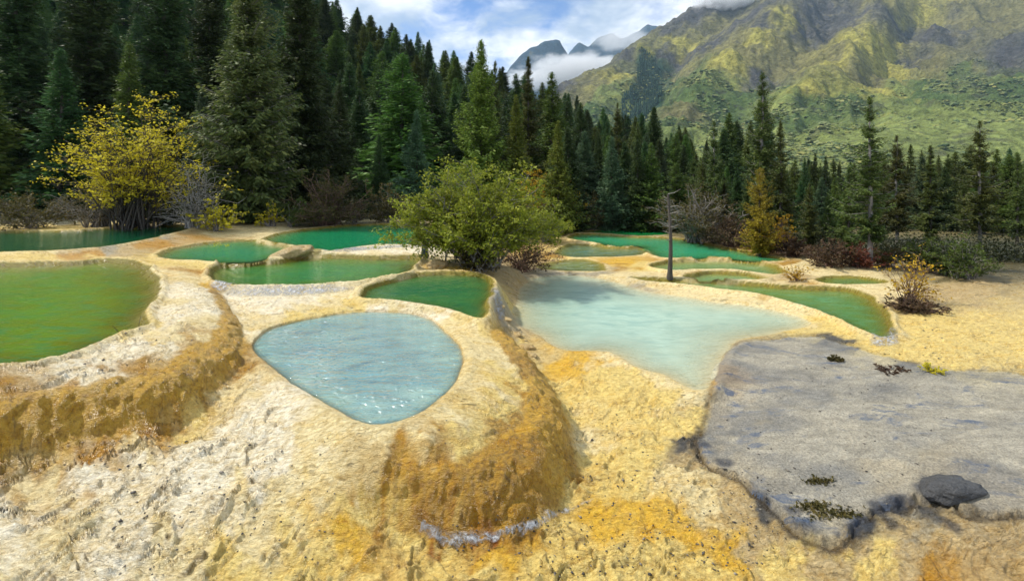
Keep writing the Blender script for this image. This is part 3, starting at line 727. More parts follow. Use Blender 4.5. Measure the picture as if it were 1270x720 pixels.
def conifer(seed, w=.36, n=46, nb=6, h0=.06, p=.85, droop=.25, leaf=.035, K=8, M=4, tier=0.0, ragged=.25, rise=.35, lw=.34, twigs=True, tr=.011, hang=.2, top=1.0):
    r = np.random.default_rng(seed)
    hs = h0 + (1 - h0) * (np.arange(n) + r.uniform(-.3, .3, n)) / n
    if tier:                                       # open crown: boughs at uneven heights, with gaps
        hs = h0 + (1 - h0) * (.6 * (np.arange(n) + .5) / n + .4 * np.sort(r.uniform(0, 1, n))) ** .95
    hs = np.clip(hs, h0, .992)
    w *= 1.38; leaf *= 1.22; M += 1
    hb = np.repeat(hs, nb); B = len(hb)
    if tier: hb = np.clip(hb + r.normal(0, .012, B), h0, .99)
    az = r.uniform(0, 2 * math.pi, B)
    rel = (hb - h0) / (1 - h0)
    prof = (1 - rel) ** p * (.55 + .45 * smooth(0, .12, rel)) + .004
    side = 1 + .22 * np.sin(az + r.uniform(0, 6)) * r.uniform(.3, 1)
    Lb = w / 2 * prof * side * (1 - ragged * r.uniform(0, 1, B) ** 1.5)
    if tier: Lb *= np.where(r.uniform(0, 1, B) < tier, r.uniform(.25, .6, B), 1)
    Lb *= np.clip(.80 + .42 * vnoise(np.cos(az) * 1.3 + seed * 7.1, np.sin(az) * 1.3 + seed * 3.3, hb * 9.0, seed=seed), .35, 1.15)
    sl = -droop + (rise + droop) * rel ** 1.2 + r.normal(0, .08, B)
    s = (np.arange(K) + .6) / K
    sb = s[None] ** .85
    d = np.stack([np.cos(az), np.sin(az), np.zeros(B)], -1)
    zc = hb[:, None] + Lb[:, None] * (sl[:, None] * sb + .22 * sb ** 2.2 - .10 * np.sin(sb * 3.1))
    cx = d[:, None, :] * (Lb[:, None] * sb)[..., None]; cx[..., 2] = zc
    perp = np.stack([-np.sin(az), np.cos(az), np.zeros(B)], -1)
    lens = leaf * (.14 + .86 * (1 - rel) ** .75)[:, None] * (1.15 - .5 * sb)
    cen, ax, ln = [], [], []
    for k in range(M):
        sg = 1 if k % 2 else -1
        spread = r.uniform(.35, 1.15, (B, K))
        a = d[:, None, :] * r.uniform(.45, 1.0, (B, K))[..., None] + perp[:, None, :] * (sg * spread)[..., None]
        a[..., 2] += r.normal(-hang * (1 - rel)[:, None], .28, (B, K))
        l = lens * r.uniform(.7, 1.35, (B, K))
        a /= np.linalg.norm(a, axis=-1, keepdims=True)
        c = cx + a * (l * .5)[..., None] * r.uniform(.6, 1.7, (B, K))[..., None] + r.normal(0, leaf * .18, (B, K, 3))
        cen.append(c.reshape(-1, 3)); ax.append(a.reshape(-1, 3)); ln.append(l.ravel())
    cen, ax, ln = np.concatenate(cen), np.concatenate(ax), np.concatenate(ln)
    # leading shoot
    nt = 26
    zt = np.linspace(.955, 1.0, nt); ta = r.uniform(0, 6.28, nt)
    cen = np.concatenate([cen, np.stack([np.cos(ta) * .004, np.sin(ta) * .004, zt], -1)])
    ax = np.concatenate([ax, np.stack([np.cos(ta) * .6, np.sin(ta) * .6, np.full(nt, .8)], -1)]); ln = np.concatenate([ln, np.full(nt, .02)])
    v, q = leaves(cen, ax, ln, ln * lw * r.uniform(.7, 1.3, len(ln)), r, roll=.45)
    crown = make_mesh('crown', v, quads=q, smooth_=False)
    zz = np.linspace(0, .985, 12)
    paths = [(np.stack([.004 * np.sin(zz * 9 + seed), .004 * np.cos(zz * 7 + seed), zz], -1), tr * (1 - zz) ** .8 * (1 + .5 * np.exp(-zz * 40)) + .0012)]
    if twigs:
        for i in range(0, B):
            kk = [0, K // 2, K - 1]
            pts = np.vstack([[0, 0, hb[i]], cx[i, kk]])
            paths.append((pts, np.array([.0035, .0026, .0018, .0008]) * (.5 + .6 * (1 - rel[i]))))
        v1, q1 = tubes(paths[:1], 8); v2, q2 = tubes(paths[1:], 3)
        v, q = np.concatenate([v1, v2]), np.concatenate([q1, q2 + len(v1)])
    else:
        v, q = tubes(paths, 8)
    trunk = make_mesh('trunk', v, quads=q)
    return trunk, crown

PROTO = {}
def proto(key, mat, bark, **kw):
    t, c = conifer(**kw); PROTO[key] = (t, c)
    c.materials.append(LM[mat]); t.materials.append(B_dark if bark == 'd' else B_grey)
proto('spruce_a', 'dark', 'd', seed=1, w=.42, n=46, leaf=.040, h0=.04, p=1.05)
proto('spruce_b', 'dark', 'd', seed=2, w=.34, n=48, leaf=.038, h0=.05, droop=.35, p=1.0)
proto('spruce_c', 'mid', 'd', seed=3, w=.42, n=42, leaf=.042, h0=.04, p=1.1)
proto('spruce_d', 'mid', 'd', seed=4, w=.46, n=40, leaf=.044, h0=.05, p=.9, rise=.2)
proto('blue', 'blue', 'd', seed=5, w=.46, n=44, leaf=.040, h0=.03, p=1.1, K=9)
proto('moss', 'moss', 'g', seed=6, w=.34, n=70, nb=7, leaf=.026, h0=.06, p=.75, droop=.35, K=13, M=5, hang=.8, ragged=.45)
proto('bigdark', 'dark', 'd', seed=7, w=.34, n=64, nb=7, leaf=.028, h0=.05, p=.85, droop=.35, K=11, M=5, hang=.5, ragged=.4)
proto('lime', 'lime', 'd', seed=8, w=.40, n=60, nb=7, leaf=.028, h0=.05, p=.85, droop=.2, K=11, M=5, hang=.6, ragged=.35)
proto('limeb', 'lime', 'd', seed=18, w=.42, n=52, nb=6, leaf=.034, h0=.06, p=1.0, droop=.2, K=10, M=4, hang=.5, ragged=.35)
proto('pine_a', 'pine', 'g', seed=9, w=.34, n=32, nb=5, leaf=.027, h0=.22, p=.62, droop=.05, K=11, M=6, tier=.4, ragged=.7, rise=.25, tr=.014, hang=.3)
proto('pine_b', 'pine', 'd', seed=10, w=.36, n=36, nb=5, leaf=.029, h0=.08, p=.75, droop=.10, K=10, M=6, tier=.35, ragged=.65, rise=.3, tr=.012, hang=.3)
proto('pine_c', 'pine', 'd', seed=12, w=.30, n=34, nb=5, leaf=.027, h0=.12, p=.8, droop=.12, K=10, M=6, tier=.4, ragged=.7, rise=.3, tr=.012, hang=.3)
proto('pine_open', 'pine', 'g', seed=13, w=.36, n=33, nb=5, leaf=.024, h0=.18, p=.55, droop=.06, K=12, M=6, tier=.45, ragged=.75, rise=.22, tr=.015, hang=.3)
proto('gold', 'gold', 'd', seed=11, w=.44, n=40, nb=5, leaf=.034, h0=.10, p=.55, droop=.12, K=9, M=5, ragged=.5, rise=.35, hang=.2)

def plant(name, key, x, y, top, label, cat, group=None, wide=1.0, rot=None, base=None, lean=0.0):
    """stand a conifer at plan (x, y); top = plan height of its tip"""
    zb = gz(x, y) - .05 if base is None else base
    h = (top - zb) * S
    e = bpy.data.objects.new(name, None); C.objects.link(e)
    e.empty_display_size = .2
    e.location = (x * S, y * S, zb * S)
    e.rotation_euler = (lean, 0, random.uniform(0, 6.28) if rot is None else rot)
    e.scale = (h * wide, h * wide, h)
    tag(e, label, cat, group)
    t, c = PROTO[key]
    for nm, me in (('trunk', t), ('crown', c)):
        o = bpy.data.objects.new(nm, me); C.objects.link(o); o.parent = e
    return e
def plant_px(name, key, px, Y, top_py, label, cat='tree', **kw):
    x = (px - CX) / F * Y
    return plant(name, key, x, Y, CAMH + (HOR - top_py) / F * Y, label, cat, **kw)

# ---- trees one can single out
T = plant_px
T('spruce_tree', 'moss', 306, 16, -60, 'tall olive mossy spruce hung with lichen behind the small yellow shrubs', wide=1.12)
T('spruce_tree', 'bigdark', 372, 19.5, -70, 'tall very dark spruce right of the mossy lichen-hung spruce')
T('spruce_tree', 'spruce_c', 160, 19, 52, 'light green pointed spruce rising above the yellow leaved tree', wide=.95)
T('spruce_tree', 'blue', 250, 17, 108, 'small blue green spruce between the yellow leaved tree and the mossy spruce')
T('spruce_tree', 'bigdark', 205, 22, -60, 'dark spruce towering behind the yellow tree, between pointed spruce and mossy spruce', wide=1.2)
T('spruce_tree', 'bigdark', 112, 22, -80, 'dark spruce towering behind the yellow tree, left of the pointed spruce', wide=1.2)
T('spruce_tree', 'spruce_b', 75, 18, 60, 'dark spruce left of the yellow tree with drooping lower boughs', wide=1.3)
T('spruce_tree', 'bigdark', 22, 21, -70, 'very tall dark spruce at the far left edge of the wood', wide=1.2)
T('spruce_tree', 'spruce_c', -20, 18, 40, 'mid green spruce outermost on the left bank', wide=1.1)
T('spruce_tree', 'bigdark', 262, 24, -40, 'dark spruce half hidden behind the mossy spruce', wide=1.1)
T('spruce_tree', 'spruce_a', 421, 21, 104, 'conical dark green spruce beyond the far end of the emerald pool', wide=1.05)
T('spruce_tree', 'spruce_b', 470, 20, 166, 'short dark spruce behind the olive bush, left of the grey green spruce')
T('spruce_tree', 'blue', 517, 19, 136, 'grey green symmetrical spruce standing just behind the big round bush', wide=1.05)
T('spruce_tree', 'spruce_d', 490, 27, 96, 'broad mid green spruce behind the grey green symmetrical spruce')
T('spruce_tree', 'spruce_c', 372, 24, 120, 'mid green spruce with low spreading boughs left of the conical dark spruce', wide=1.1)
T('larch_tree', 'lime', 597, 21, 50, 'tallest yellow green larch with a thin dark tip behind the big bush', wide=1.0)
T('larch_tree', 'limeb', 640, 21.5, 118, 'yellow green larch standing against the right of the tallest larch', wide=1.0)
T('larch_tree', 'limeb', 692, 17, 150, 'yellow green larch between the orange tree and the dark wood', wide=1.05)
T('pine_tree', 'pine_c', 655, 24, 70, 'thin open crowned pine rising above the larches below the blue peak', wide=.95)
T('pine_tree', 'pine_c', 614, 25, 76, 'thin dark pine tip just right of the tallest larch', wide=.8)
T('pine_tree', 'pine_b', 766, 22, 128, 'dark ragged pine with a thin tip above the thin green pool', wide=.9)
T('pine_tree', 'pine_b', 791, 20, 152, 'ragged pine right of the thin tipped pine, above the brown shrubs', wide=.9)
T('spruce_tree', 'spruce_a', 720, 24, 128, 'dark spruce behind the olive bush right of the orange tree', wide=1.1)
T('spruce_tree', 'spruce_b', 742, 22, 165, 'slim dark spruce left of the ragged thin tipped pine', wide=1.1)
T('spruce_tree', 'spruce_a', 818, 23, 172, 'dark spruce behind the bare trunk', wide=1.25)
T('spruce_tree', 'spruce_b', 848, 22, 180, 'dark spruce behind the rounded brown bush', wide=1.3)
T('pine_tree', 'pine_open', 886, 17, 150, 'open pine behind the brown shrubs left of the tallest open pine', wide=.95)
T('pine_tree', 'pine_open', 945, 15.5, 90, 'tallest open dark pine standing behind the golden larch', wide=.95)
T('pine_tree', 'pine_c', 968, 15, 150, 'narrow open pine tight to the right of the tallest open pine')
T('larch_tree', 'gold', 942, 12.6, 208, 'golden orange larch beside the jade pool', wide=1.0)
T('pine_tree', 'pine_open', 1079, 10.75, 120, 'broad crowned pine with a bare thick trunk rooted in pale sand', wide=1.0, rot=.6)
T('pine_tree', 'pine_c', 1053, 12, 205, 'short pine close left of the bare trunked pine', wide=1.2)
T('pine_tree', 'pine_a', 1112, 12.5, 168, 'slender pine close right of the bare trunked pine', wide=.95)
T('pine_tree', 'pine_c', 1154, 13.2, 180, 'lone open pine behind the bright green shrub', wide=1.15)
T('pine_tree', 'pine_b', 1096, 15, 190, 'thin pine in the gap right of the bare trunked pine')
T('pine_tree', 'pine_b', 1004, 13, 228, 'short dense pine left of the row of young spruces', wide=1.2)
T('spruce_tree', 'spruce_c', 1027, 15, 238, 'short mid green spruce in front of the young dark spruces', wide=1.1)
for px, Y, tp, lab in ((998, 20, 196, 'young dark green spruce leftmost in the small dense row'), (1011, 21, 190, 'young dark green spruce second in the small dense row'), (1024, 20, 194, 'young dark green spruce third in the small dense row'), (1040, 21, 205, 'young dark green spruce last in the small dense row')):
    T('spruce_tree', 'spruce_a', px, Y, tp, lab, group='row of young spruces', wide=.75)
T('pine_tree', 'pine_a', 1215, 12, 150, 'tall pine outermost on the right bank')
T('pine_tree', 'pine_c', 1262, 14, 190, 'thin pine at the far right edge')

# ---- wood on the hillside: each tree stands on its own, alike ones share words
kinds = [('spruce_a', 'spruce_tree', 'dark green spruce in the dense wood on the hillside'), ('spruce_b', 'spruce_tree', 'dark green spruce in the dense wood on the hillside'),
         ('spruce_c', 'fir_tree', 'mid green fir in the dense wood on the hillside'), ('spruce_d', 'fir_tree', 'mid green fir in the dense wood on the hillside'),
         ('blue', 'fir_tree', 'grey green fir in the dense wood on the hillside'), ('bigdark', 'spruce_tree', 'dark green spruce in the dense wood on the hillside')]
rw = random.Random(5)
taken = []
for Y in (27, 31, 35.5, 41, 47, 54, 62, 71, 81, 92, 104):
    tmax = np.interp(Y, [27, 45, 70, 104], [.62, .55, .40, .30])
    n = int((1.12 + tmax) * Y / (2.9 + Y * .008))
    for i in range(n):
        t = -1.12 + (1.12 + tmax) * (i + rw.uniform(.15, .85)) / n
        y = Y * rw.uniform(.95, 1.06); x = t * y
        if t * F + CX < 330 and Y > 75: continue
        hz = gz(x, y)
        h = rw.uniform(5.2, 8.2) * (.85 if t > .15 else 1.0)
        base_py = HOR - (hz - CAMH) / y * F
        if base_py - h / y * F < -45 and base_py - .3 * h / y * F < -20: continue
        k = rw.choices(kinds, [4, 3, 3, 2, 1.0, 2])[0]
        px = t * F + CX
        where = ('low on the hillside' if Y < 45 else 'midway up the hillside' if Y < 75 else 'on the crest of the hillside') + (' above the yellow tree' if px < 280 else ' above the emerald pools' if px < 520 else ' behind the yellow green larches' if px < 700 else ' behind the thin green pool')
        plant(k[1], k[0], x, y, hz + h, k[2].replace('in the dense wood on the hillside', where), 'tree', 'trees of the hillside wood', wide=rw.uniform(.95, 1.6) * (1.25 if Y > 60 else 1.0))
for i in range(132):                                # valley belt behind the pines
    px = 690 + i * 4.9 + rw.uniform(-8, 8); y = (rw.uniform(24, 38), rw.uniform(18, 24), rw.uniform(15.5, 19))[i % 3]; x = (px - CX) / F * y
    if i % 3 == 2 and px < 860: continue
    hz = gz(x, y)
    where = 'behind the slate pool' if px < 850 else 'behind the golden larch' if px < 1000 else 'behind the bare trunked pine' if px < 1110 else 'behind the bright green bush'
    tp = np.interp(px, [700, 850, 950, 1050, 1130, 1350], [152, 184, 196, 208, 190, 182]) + rw.uniform(-12, 14) + (0, 6, 16)[i % 3]
    if rw.random() < .55 and px > 850: k = rw.choice([('pine_b', 'pine_tree', 'ragged green pine in the dense wood on the hillside'), ('pine_c', 'pine_tree', 'ragged green pine in the dense wood on the hillside')])
    else: k = rw.choice(kinds[1:5])
    plant(k[1], k[0], x, y, CAMH + (HOR - tp) / F * y, k[2].replace('in the dense wood on the hillside', 'in the valley belt ' + where), 'tree', 'trees of the valley floor belt', wide=rw.uniform(.95, 1.3) * 1.15)

# ------------------------------------------------------------------ shrubs and broadleaved trees
def shrub(seed, wx, wy, h, nlimb=26, ntw=7, nleaf=10, leaf=.06, stems=7, clear=.15, flat=.6, lw=.45, wood=.012, hollow=.35, lump=.3, spread=.12):
    """plan-unit sized bush: stems fan out from the foot, limbs, twigs, leaves at the twigs"""
    r = np.random.default_rng(seed)
    paths, cen, axs = [], [], []
    for i in range(nlimb):
        while True:
            q = r.uniform(-1, 1, 3); q[2] = abs(q[2])
            rr = np.linalg.norm(q)
            if hollow < rr < 1: break
        az = math.atan2(q[1], q[0])
        bump = 1 - lump * (.5 + .5 * math.sin(3 * az + seed) * math.cos(4 * q[2] + seed * .7))
        tip = np.array([q[0] * wx / 2 * bump, q[1] * wy / 2 * bump, h * (clear + (1 - clear) * q[2] * bump)])
        st = r.normal(0, .055 * wx, 2)
        base = np.array([st[0], st[1], -.03])
        s = np.linspace(0, 1, 6)[:, None]
        mid = base * .5 + tip * .5 + np.array([0, 0, h * .10]) + r.normal(0, .04 * wx, 3)
        mid[:2] = base[:2] * .6 + tip[:2] * .4
        pts = (1 - s) ** 2 * base + 2 * s * (1 - s) * mid + s ** 2 * tip
        pts[1:-1] += r.normal(0, .012 * h, (4, 3))
        paths.append((pts, wood * np.linspace(1, .28, 6) * r.uniform(.7, 1.2)))
        for j in range(ntw):
            a = pts[r.integers(2, 6)]
            dirv = tip - a * .7; dirv = dirv / (np.linalg.norm(dirv) + 1e-6) + r.normal(0, .75, 3); dirv[2] = dirv[2] * flat + .12
            dirv /= np.linalg.norm(dirv)
            ln = spread * (wx + h) * .5 * r.uniform(.5, 1.5)
            e = a + dirv * ln
            e[2] = max(e[2], .03 * h)
            m = (a + e) / 2 + r.normal(0, .12 * ln, 3)
            paths.append((np.array([a, m, e]), wood * np.array([.30, .22, .10])))
            u = (1.1 - .85 * r.uniform(0, 1, nleaf) ** 1.6)[:, None]
            c = a + (e - a) * u + r.normal(0, .13 * ln, (nleaf, 3)) * np.array([1, 1, .7])
            cen.append(c); axs.append(r.normal(0, 1, (nleaf, 3)) * np.array([1, 1, .5]) + dirv * .6)
    v, q = tubes(paths, 4)
    wood_me = make_mesh('stems', v, quads=q)
    cen = np.concatenate(cen); axs = np.concatenate(axs)
    ln = leaf * (.45 + 1.1 * r.uniform(0, 1, len(cen)) ** 1.5)
    v, q = leaves(cen, axs, ln, ln * lw * r.uniform(.7, 1.2, len(cen)), r, roll=.5)
    return wood_me, make_mesh('foliage', v, quads=q, smooth_=False)

SM = dict(
 bush=leaf_mat('leaves_bush', ((.080, .120, .010), (.24, .285, .026), (.42, .44, .05)), .4, .05),
 olive=leaf_mat('leaves_olive', ((.030, .030, .008), (.085, .075, .020), (.17, .13, .035)), .3, .15),
 brown=leaf_mat('leaves_brown', ((.030, .022, .012), (.085, .058, .030), (.17, .105, .045)), .3, .15),
 yellow=leaf_mat('leaves_yellow', ((.30, .26, .014), (.60, .53, .028), (.80, .72, .07)), .4, .05),
 orange=leaf_mat('leaves_orange', ((.20, .12, .008), (.48, .31, .016), (.70, .48, .03)), .35, .05),
 green=leaf_mat('leaves_green', ((.025, .045, .008), (.075, .115, .020), (.15, .19, .035)), .3, .1),
 red=leaf_mat('leaves_red', ((.06, .018, .010), (.15, .05, .025), (.24, .10, .04)), .3, .1),
 dark=leaf_mat('leaves_dark', ((.012, .018, .007), (.030, .038, .012), (.065, .065, .022)), .25, .2),
)
def bush(name, px, bpy_, wpx, tpy, mat, label, cat='bush', bark=None, depth=.8, group=None, at=None, seed=None, names=('stems', 'foliage'), hs=1.0, **kw):
    x, y, z = hit(px, bpy_) if at is None else (at[0], at[1], gz(*at))
    wx = wpx / F * y; h = (bpy_ - tpy) / F * y
    if at is not None: h = CAMH + (HOR - tpy) / F * y - z
    sd = seed if seed is not None else int(px * 7 + bpy_)
    k = dict(leaf=.022 * max(y / 6, .4)); k.update(kw)
    k['leaf'] *= 1.15; k['nleaf'] = int(k.get('nleaf', 10) * 2.6); k['lw'] = .6; wx *= 1.2; hs *= 1.12
    st, fo = shrub(sd, wx, wx * depth, h * hs, **k)
    e = bpy.data.objects.new(name, None); C.objects.link(e); e.empty_display_size = .2
    e.location = (x * S, y * S, z * S); e.scale = (S, S, S)
    tag(e, label, cat, group)
    obj(names[0], st, bark or B_grey, e); obj(names[1], fo, SM[mat], e)
    return e
bush('bush', 594, 330, 196, 214, 'bush', 'large round yellow green bush between the emerald and turquoise pools', nlimb=110, ntw=10, nleaf=22, leaf=.048, clear=.22, wood=.018, flat=.5, depth=.50, hollow=.55, lump=.25)
bush('bush', 646, 335, 105, 268, 'brown', 'brown twiggy bush under the right side of the large yellow green bush', nlimb=40, ntw=8, nleaf=8, leaf=.032, clear=.08, bark=B_red)
bush('bush', 590, 334, 60, 292, 'olive', 'low olive bush in front of the large yellow green bush', nlimb=30, ntw=8, nleaf=9, leaf=.032, clear=.08, bark=B_dark)
bush('broadleaf_tree', 168, 283, 172, 120, 'yellow', 'yellow leaved tree with many grey stems on the rim of the back pool', 'tree', B_dark, nlimb=80, ntw=10, nleaf=6, leaf=.070, clear=.24, wood=.026, flat=.25, depth=.7, hollow=.45, lump=.35, spread=.10, names=('trunk', 'crown'))
bush('bush', 120, 281, 90, 205, 'olive', 'grey twiggy bush with few leaves under the yellow leaved tree', nlimb=40, ntw=9, nleaf=3, leaf=.04, wood=.03, clear=.15)
bush('bush', 240, 281, 62, 196, 'dark', 'pale bare twigged bush beside the yellow leaved tree', bark=B_pale, nlimb=34, ntw=9, nleaf=2, leaf=.05, wood=.03, spread=.2, clear=.1)
bush('bush', 271, 287, 56, 243, 'yellow', 'small yellow bush at the foot of the mossy spruce', nlimb=22, ntw=7, nleaf=7, leaf=.055, wood=.02)
bush('bush', 336, 281, 34, 252, 'yellow', 'smaller yellow bush right of the mossy spruce foot', nlimb=14, ntw=7, nleaf=6, leaf=.055, wood=.02)
bush('bush', 362, 281, 48, 244, 'green', 'low bright green bush at the foot of the mossy spruce', nlimb=22, ntw=7, nleaf=10, leaf=.05)
bush('bush', 408, 279, 105, 214, 'olive', 'wide olive and brown bush on the bank of the upper emerald pool', nlimb=50, ntw=9, nleaf=8, leaf=.05, wood=.03, bark=B_red)
bush('bush', 438, 278, 50, 248, 'brown', 'brown bare bush in front of the wide olive bush', nlimb=24, ntw=9, nleaf=4, leaf=.05, bark=B_grey)
bush('bush', 484, 276, 66, 232, 'olive', 'olive bush just left of the large yellow green bush', nlimb=34, ntw=8, nleaf=10, leaf=.05)
bush('broadleaf_tree', 674, 284, 60, 204, 'orange', 'small orange leaved tree behind the large yellow green bush', 'tree', B_dark, nlimb=36, ntw=8, nleaf=9, leaf=.055, clear=.3, names=('trunk', 'crown'))
bush('broadleaf_tree', 706, 286, 48, 222, 'orange', 'slim golden leaved tree in front of the yellow green larch', 'tree', B_dark, nlimb=30, ntw=8, nleaf=7, leaf=.055, clear=.25, names=('trunk', 'crown'))
bush('bush', 678, 300, 62, 250, 'bush', 'yellow green bush at the edge of the slate pool', nlimb=34, ntw=8, nleaf=11, leaf=.05)
bush('bush', 728, 284, 70, 244, 'olive', 'olive bush at the end of the thin green pool', nlimb=36, ntw=8, nleaf=9, leaf=.05)
bush('bush', 866, 300, 118, 238, 'olive', 'rounded grey brown bush behind the bare trunk', nlimb=60, ntw=10, nleaf=6, leaf=.05, wood=.03, clear=.25)
bush('bush', 818, 288, 60, 256, 'brown', 'low grey brown bush reaching over the thin green pool', nlimb=30, ntw=9, nleaf=5, leaf=.05)
bush('bush', 905, 306, 80, 264, 'brown', 'brown bush on the bank of the jade pool', nlimb=40, ntw=9, nleaf=7, leaf=.045, bark=B_red)
bush('bush', 960, 314, 70, 262, 'orange', 'low golden bush at the foot of the golden larch', nlimb=26, ntw=8, nleaf=6, leaf=.04, bark=B_red)
bush('bush', 985, 318, 60, 290, 'brown', 'low brown bush right of the golden larch', nlimb=30, ntw=8, nleaf=8, leaf=.04, bark=B_red)
bush('bush', 1030, 330, 70, 300, 'brown', 'reddish brown thicket left of the bare trunked pine', nlimb=40, ntw=9, nleaf=8, leaf=.036, bark=B_red)
bush('bush', 1063, 331, 60, 302, 'red', 'russet thicket against the trunk of the bare trunked pine', nlimb=34, ntw=9, nleaf=7, leaf=.036, bark=B_red)
bush('bush', 1100, 331, 56, 304, 'olive', 'olive thicket right of the bare trunked pine', nlimb=30, ntw=8, nleaf=8, leaf=.036, bark=B_red)
bush('bush', 1150, 336, 78, 296, 'green', 'bright green bush on the right bank', nlimb=40, ntw=8, nleaf=12, leaf=.036)
bush('bush', 1195, 345, 80, 300, 'green', 'leafy green bush beyond the bright green bush', nlimb=40, ntw=8, nleaf=10, leaf=.036)
bush('bush', 1126, 376, 66, 322, 'orange', 'sparse twiggy bush with a few orange leaves on the right bank', nlimb=26, ntw=8, nleaf=2, leaf=.035, wood=.010, bark=B_red, spread=.2)
bush('bush', 1133, 386, 62, 368, 'brown', 'flat dark brown scrub under the sparse twiggy bush', nlimb=34, ntw=8, nleaf=6, leaf=.03, bark=B_red)
bush('bush', 986, 348, 36, 326, 'orange', 'tiny twiggy orange bush beside the sage pool', nlimb=16, ntw=7, nleaf=3, leaf=.03, wood=.008, bark=B_red)
bush('bush', 177, 281, 20, 268, 'red', 'small red bush under the yellow leaved tree', nlimb=14, ntw=7, nleaf=7, leaf=.05, bark=B_red)
bush('bush', 276, 318, 44, 303, 'yellow', 'tiny yellow sprig growing out of the emerald pool', nlimb=14, ntw=6, nleaf=3, leaf=.035, wood=.008, spread=.2)
bush('bush', 205, 279, 70, 250, 'dark', 'dark twiggy bush on the bank of the back pool', nlimb=34, ntw=8, nleaf=5, leaf=.05, bark=B_dark)
bush('bush', 40, 283, 120, 235, 'olive', 'wide olive bush at the far left of the back pool', nlimb=40, ntw=8, nleaf=8, leaf=.05)
bush('grass_tuft', 1155, 461, 28, 452, 'yellow', 'yellow grass tuft at the back edge of the grey rock shelf', 'plant', B_pale, nlimb=16, ntw=6, nleaf=5, leaf=.02, wood=.004)
bush('grass_tuft', 1036, 447, 26, 443, 'olive', 'flat olive tuft growing on the grey rock shelf', 'plant', B_red, nlimb=14, ntw=6, nleaf=5, leaf=.02, wood=.004)
bush('grass_tuft', 1105, 461, 40, 456, 'brown', 'low brown tuft along the back edge of the grey rock shelf', 'plant', B_red, nlimb=16, ntw=6, nleaf=5, leaf=.02, wood=.004)

# undergrowth along the wood's edge, one mass
r = np.random.default_rng(3)
cen, axs, ln = [], [], []
for px in range(-60, 1330, 5):
    by = np.interp(px, [-60, 95, 232, 300, 430, 520, 700, 850, 980, 1080, 1300], [274, 275, 275, 276, 274, 272, 277, 284, 308, 322, 330]) + r.uniform(-5, 0)
    x, y, z = hit(px, by)
    hh = r.uniform(.3, 1.1) * y / 16 * (1.5 if px > 1020 else 1)
    n = 130
    q = r.normal(0, 1, (n, 3)); q /= np.linalg.norm(q, axis=1, keepdims=True)
    q *= r.uniform(.3, 1, (n, 1))
    c = np.array([x, y + .4, z]) + q * np.array([.45, .6, hh]); c[:, 2] = np.abs(c[:, 2] - z) + z
    cen.append(c); axs.append(r.normal(0, 1, (n, 3))); ln.append(np.full(n, .0055 * y) * r.uniform(.6, 1.4, n))
cen, axs, ln = np.concatenate(cen), np.concatenate(axs), np.concatenate(ln)
v, q = leaves(cen, axs, ln, ln * .5, r, .4)
tag(obj('undergrowth', make_mesh('undergrowth', v * S, quads=q, smooth_=False), SM['dark']), 'dark low undergrowth along the edge of the wood', 'undergrowth', kind='stuff')

# ------------------------------------------------------------------ bare trunk standing in the terraces
x, y, z = hit(831, 348)
e = bpy.data.objects.new('dead_tree', None); C.objects.link(e); e.location = (x * S, y * S, z * S - .05); e.scale = (S, S, S)
tag(e, 'thin bare dead tree trunk rising from the travertine behind the turquoise pool', 'tree')
hh = 106 / F * y
zz = np.linspace(0, hh, 14)
wob = np.stack([.02 * np.sin(zz * 2.3) - .012 * zz, .02 * np.cos(zz * 3), zz], -1)
v, q = tubes([(wob, .050 * (1 - .55 * zz / hh) * (1 + .5 * np.exp(-zz / .12)))], 9)
obj('trunk', make_mesh('trunk', v, quads=q), B_dark, e)
rr = np.random.default_rng(12); ps = []
for i in range(16):
    k = rr.integers(5, 14); a = rr.uniform(0, 6.28); l = rr.uniform(.12, .34)
    p0 = wob[k]; p1 = p0 + l * .5 * np.array([math.cos(a), math.sin(a), .25]); p2 = p0 + l * np.array([math.cos(a + .3), math.sin(a + .3), rr.uniform(-.1, .5)])
    ps.append((np.array([p0, p1, p2]), np.array([.012, .008, .003])))
v, q = tubes(ps, 4)
obj('dead_branches', make_mesh('dead_branches', v, quads=q), B_grey, e)

# fallen pale bough and sunken branch
def bough(name, pts, rad, mat, label, cat, tw=5, seed=1):
    r = np.random.default_rng(seed)
    pts = np.array(pts, float); n = 9
    s = np.linspace(0, len(pts) - 1, n)
    c = np.stack([np.interp(s, np.arange(len(pts)), pts[:, k]) for k in range(3)], -1) + r.normal(0, rad * .6, (n, 3))
    o0 = c[0].copy(); c = c - o0
    v, q = tubes([(c, rad * np.linspace(1, .35, n))], 6)
    e = bpy.data.objects.new(name, None); C.objects.link(e); e.location = tuple(o0 * S); e.scale = (S, S, S)
    tag(e, label, cat)
    obj('limb', make_mesh('limb', v, quads=q), mat, e)
    ps = []
    for i in range(tw):
        a = c[r.integers(2, n)]; d = r.normal(0, 1, 3); d[2] = abs(d[2]); d /= np.linalg.norm(d)
        l = rad * 14 * r.uniform(.6, 1.4)
        ps.append((np.array([a, a + d * l * .5, a + d * l + r.normal(0, rad, 3)]), rad * np.array([.45, .3, .12])))
    v, q = tubes(ps, 4); tw_ = obj('twigs', make_mesh('twigs', v, quads=q), mat, e); tw_['kind'] = 'stuff'
xa, ya, za = hit(215, 280); xb, yb, zb = hit(300, 281)
bough('fallen_branch', [(xa, ya, CAMH + (HOR - 247) / F * ya), ((xa + xb) / 2, ya, CAMH + (HOR - 243) / F * ya), (xb, ya, CAMH + (HOR - 252) / F * ya)], .022, B_pale, 'pale dead branch lying across the small yellow bush', 'branch', 8, 4)
pa, pb, pc = P(112, 433, .8), P(140, 421, .8), P(182, 411, .8)
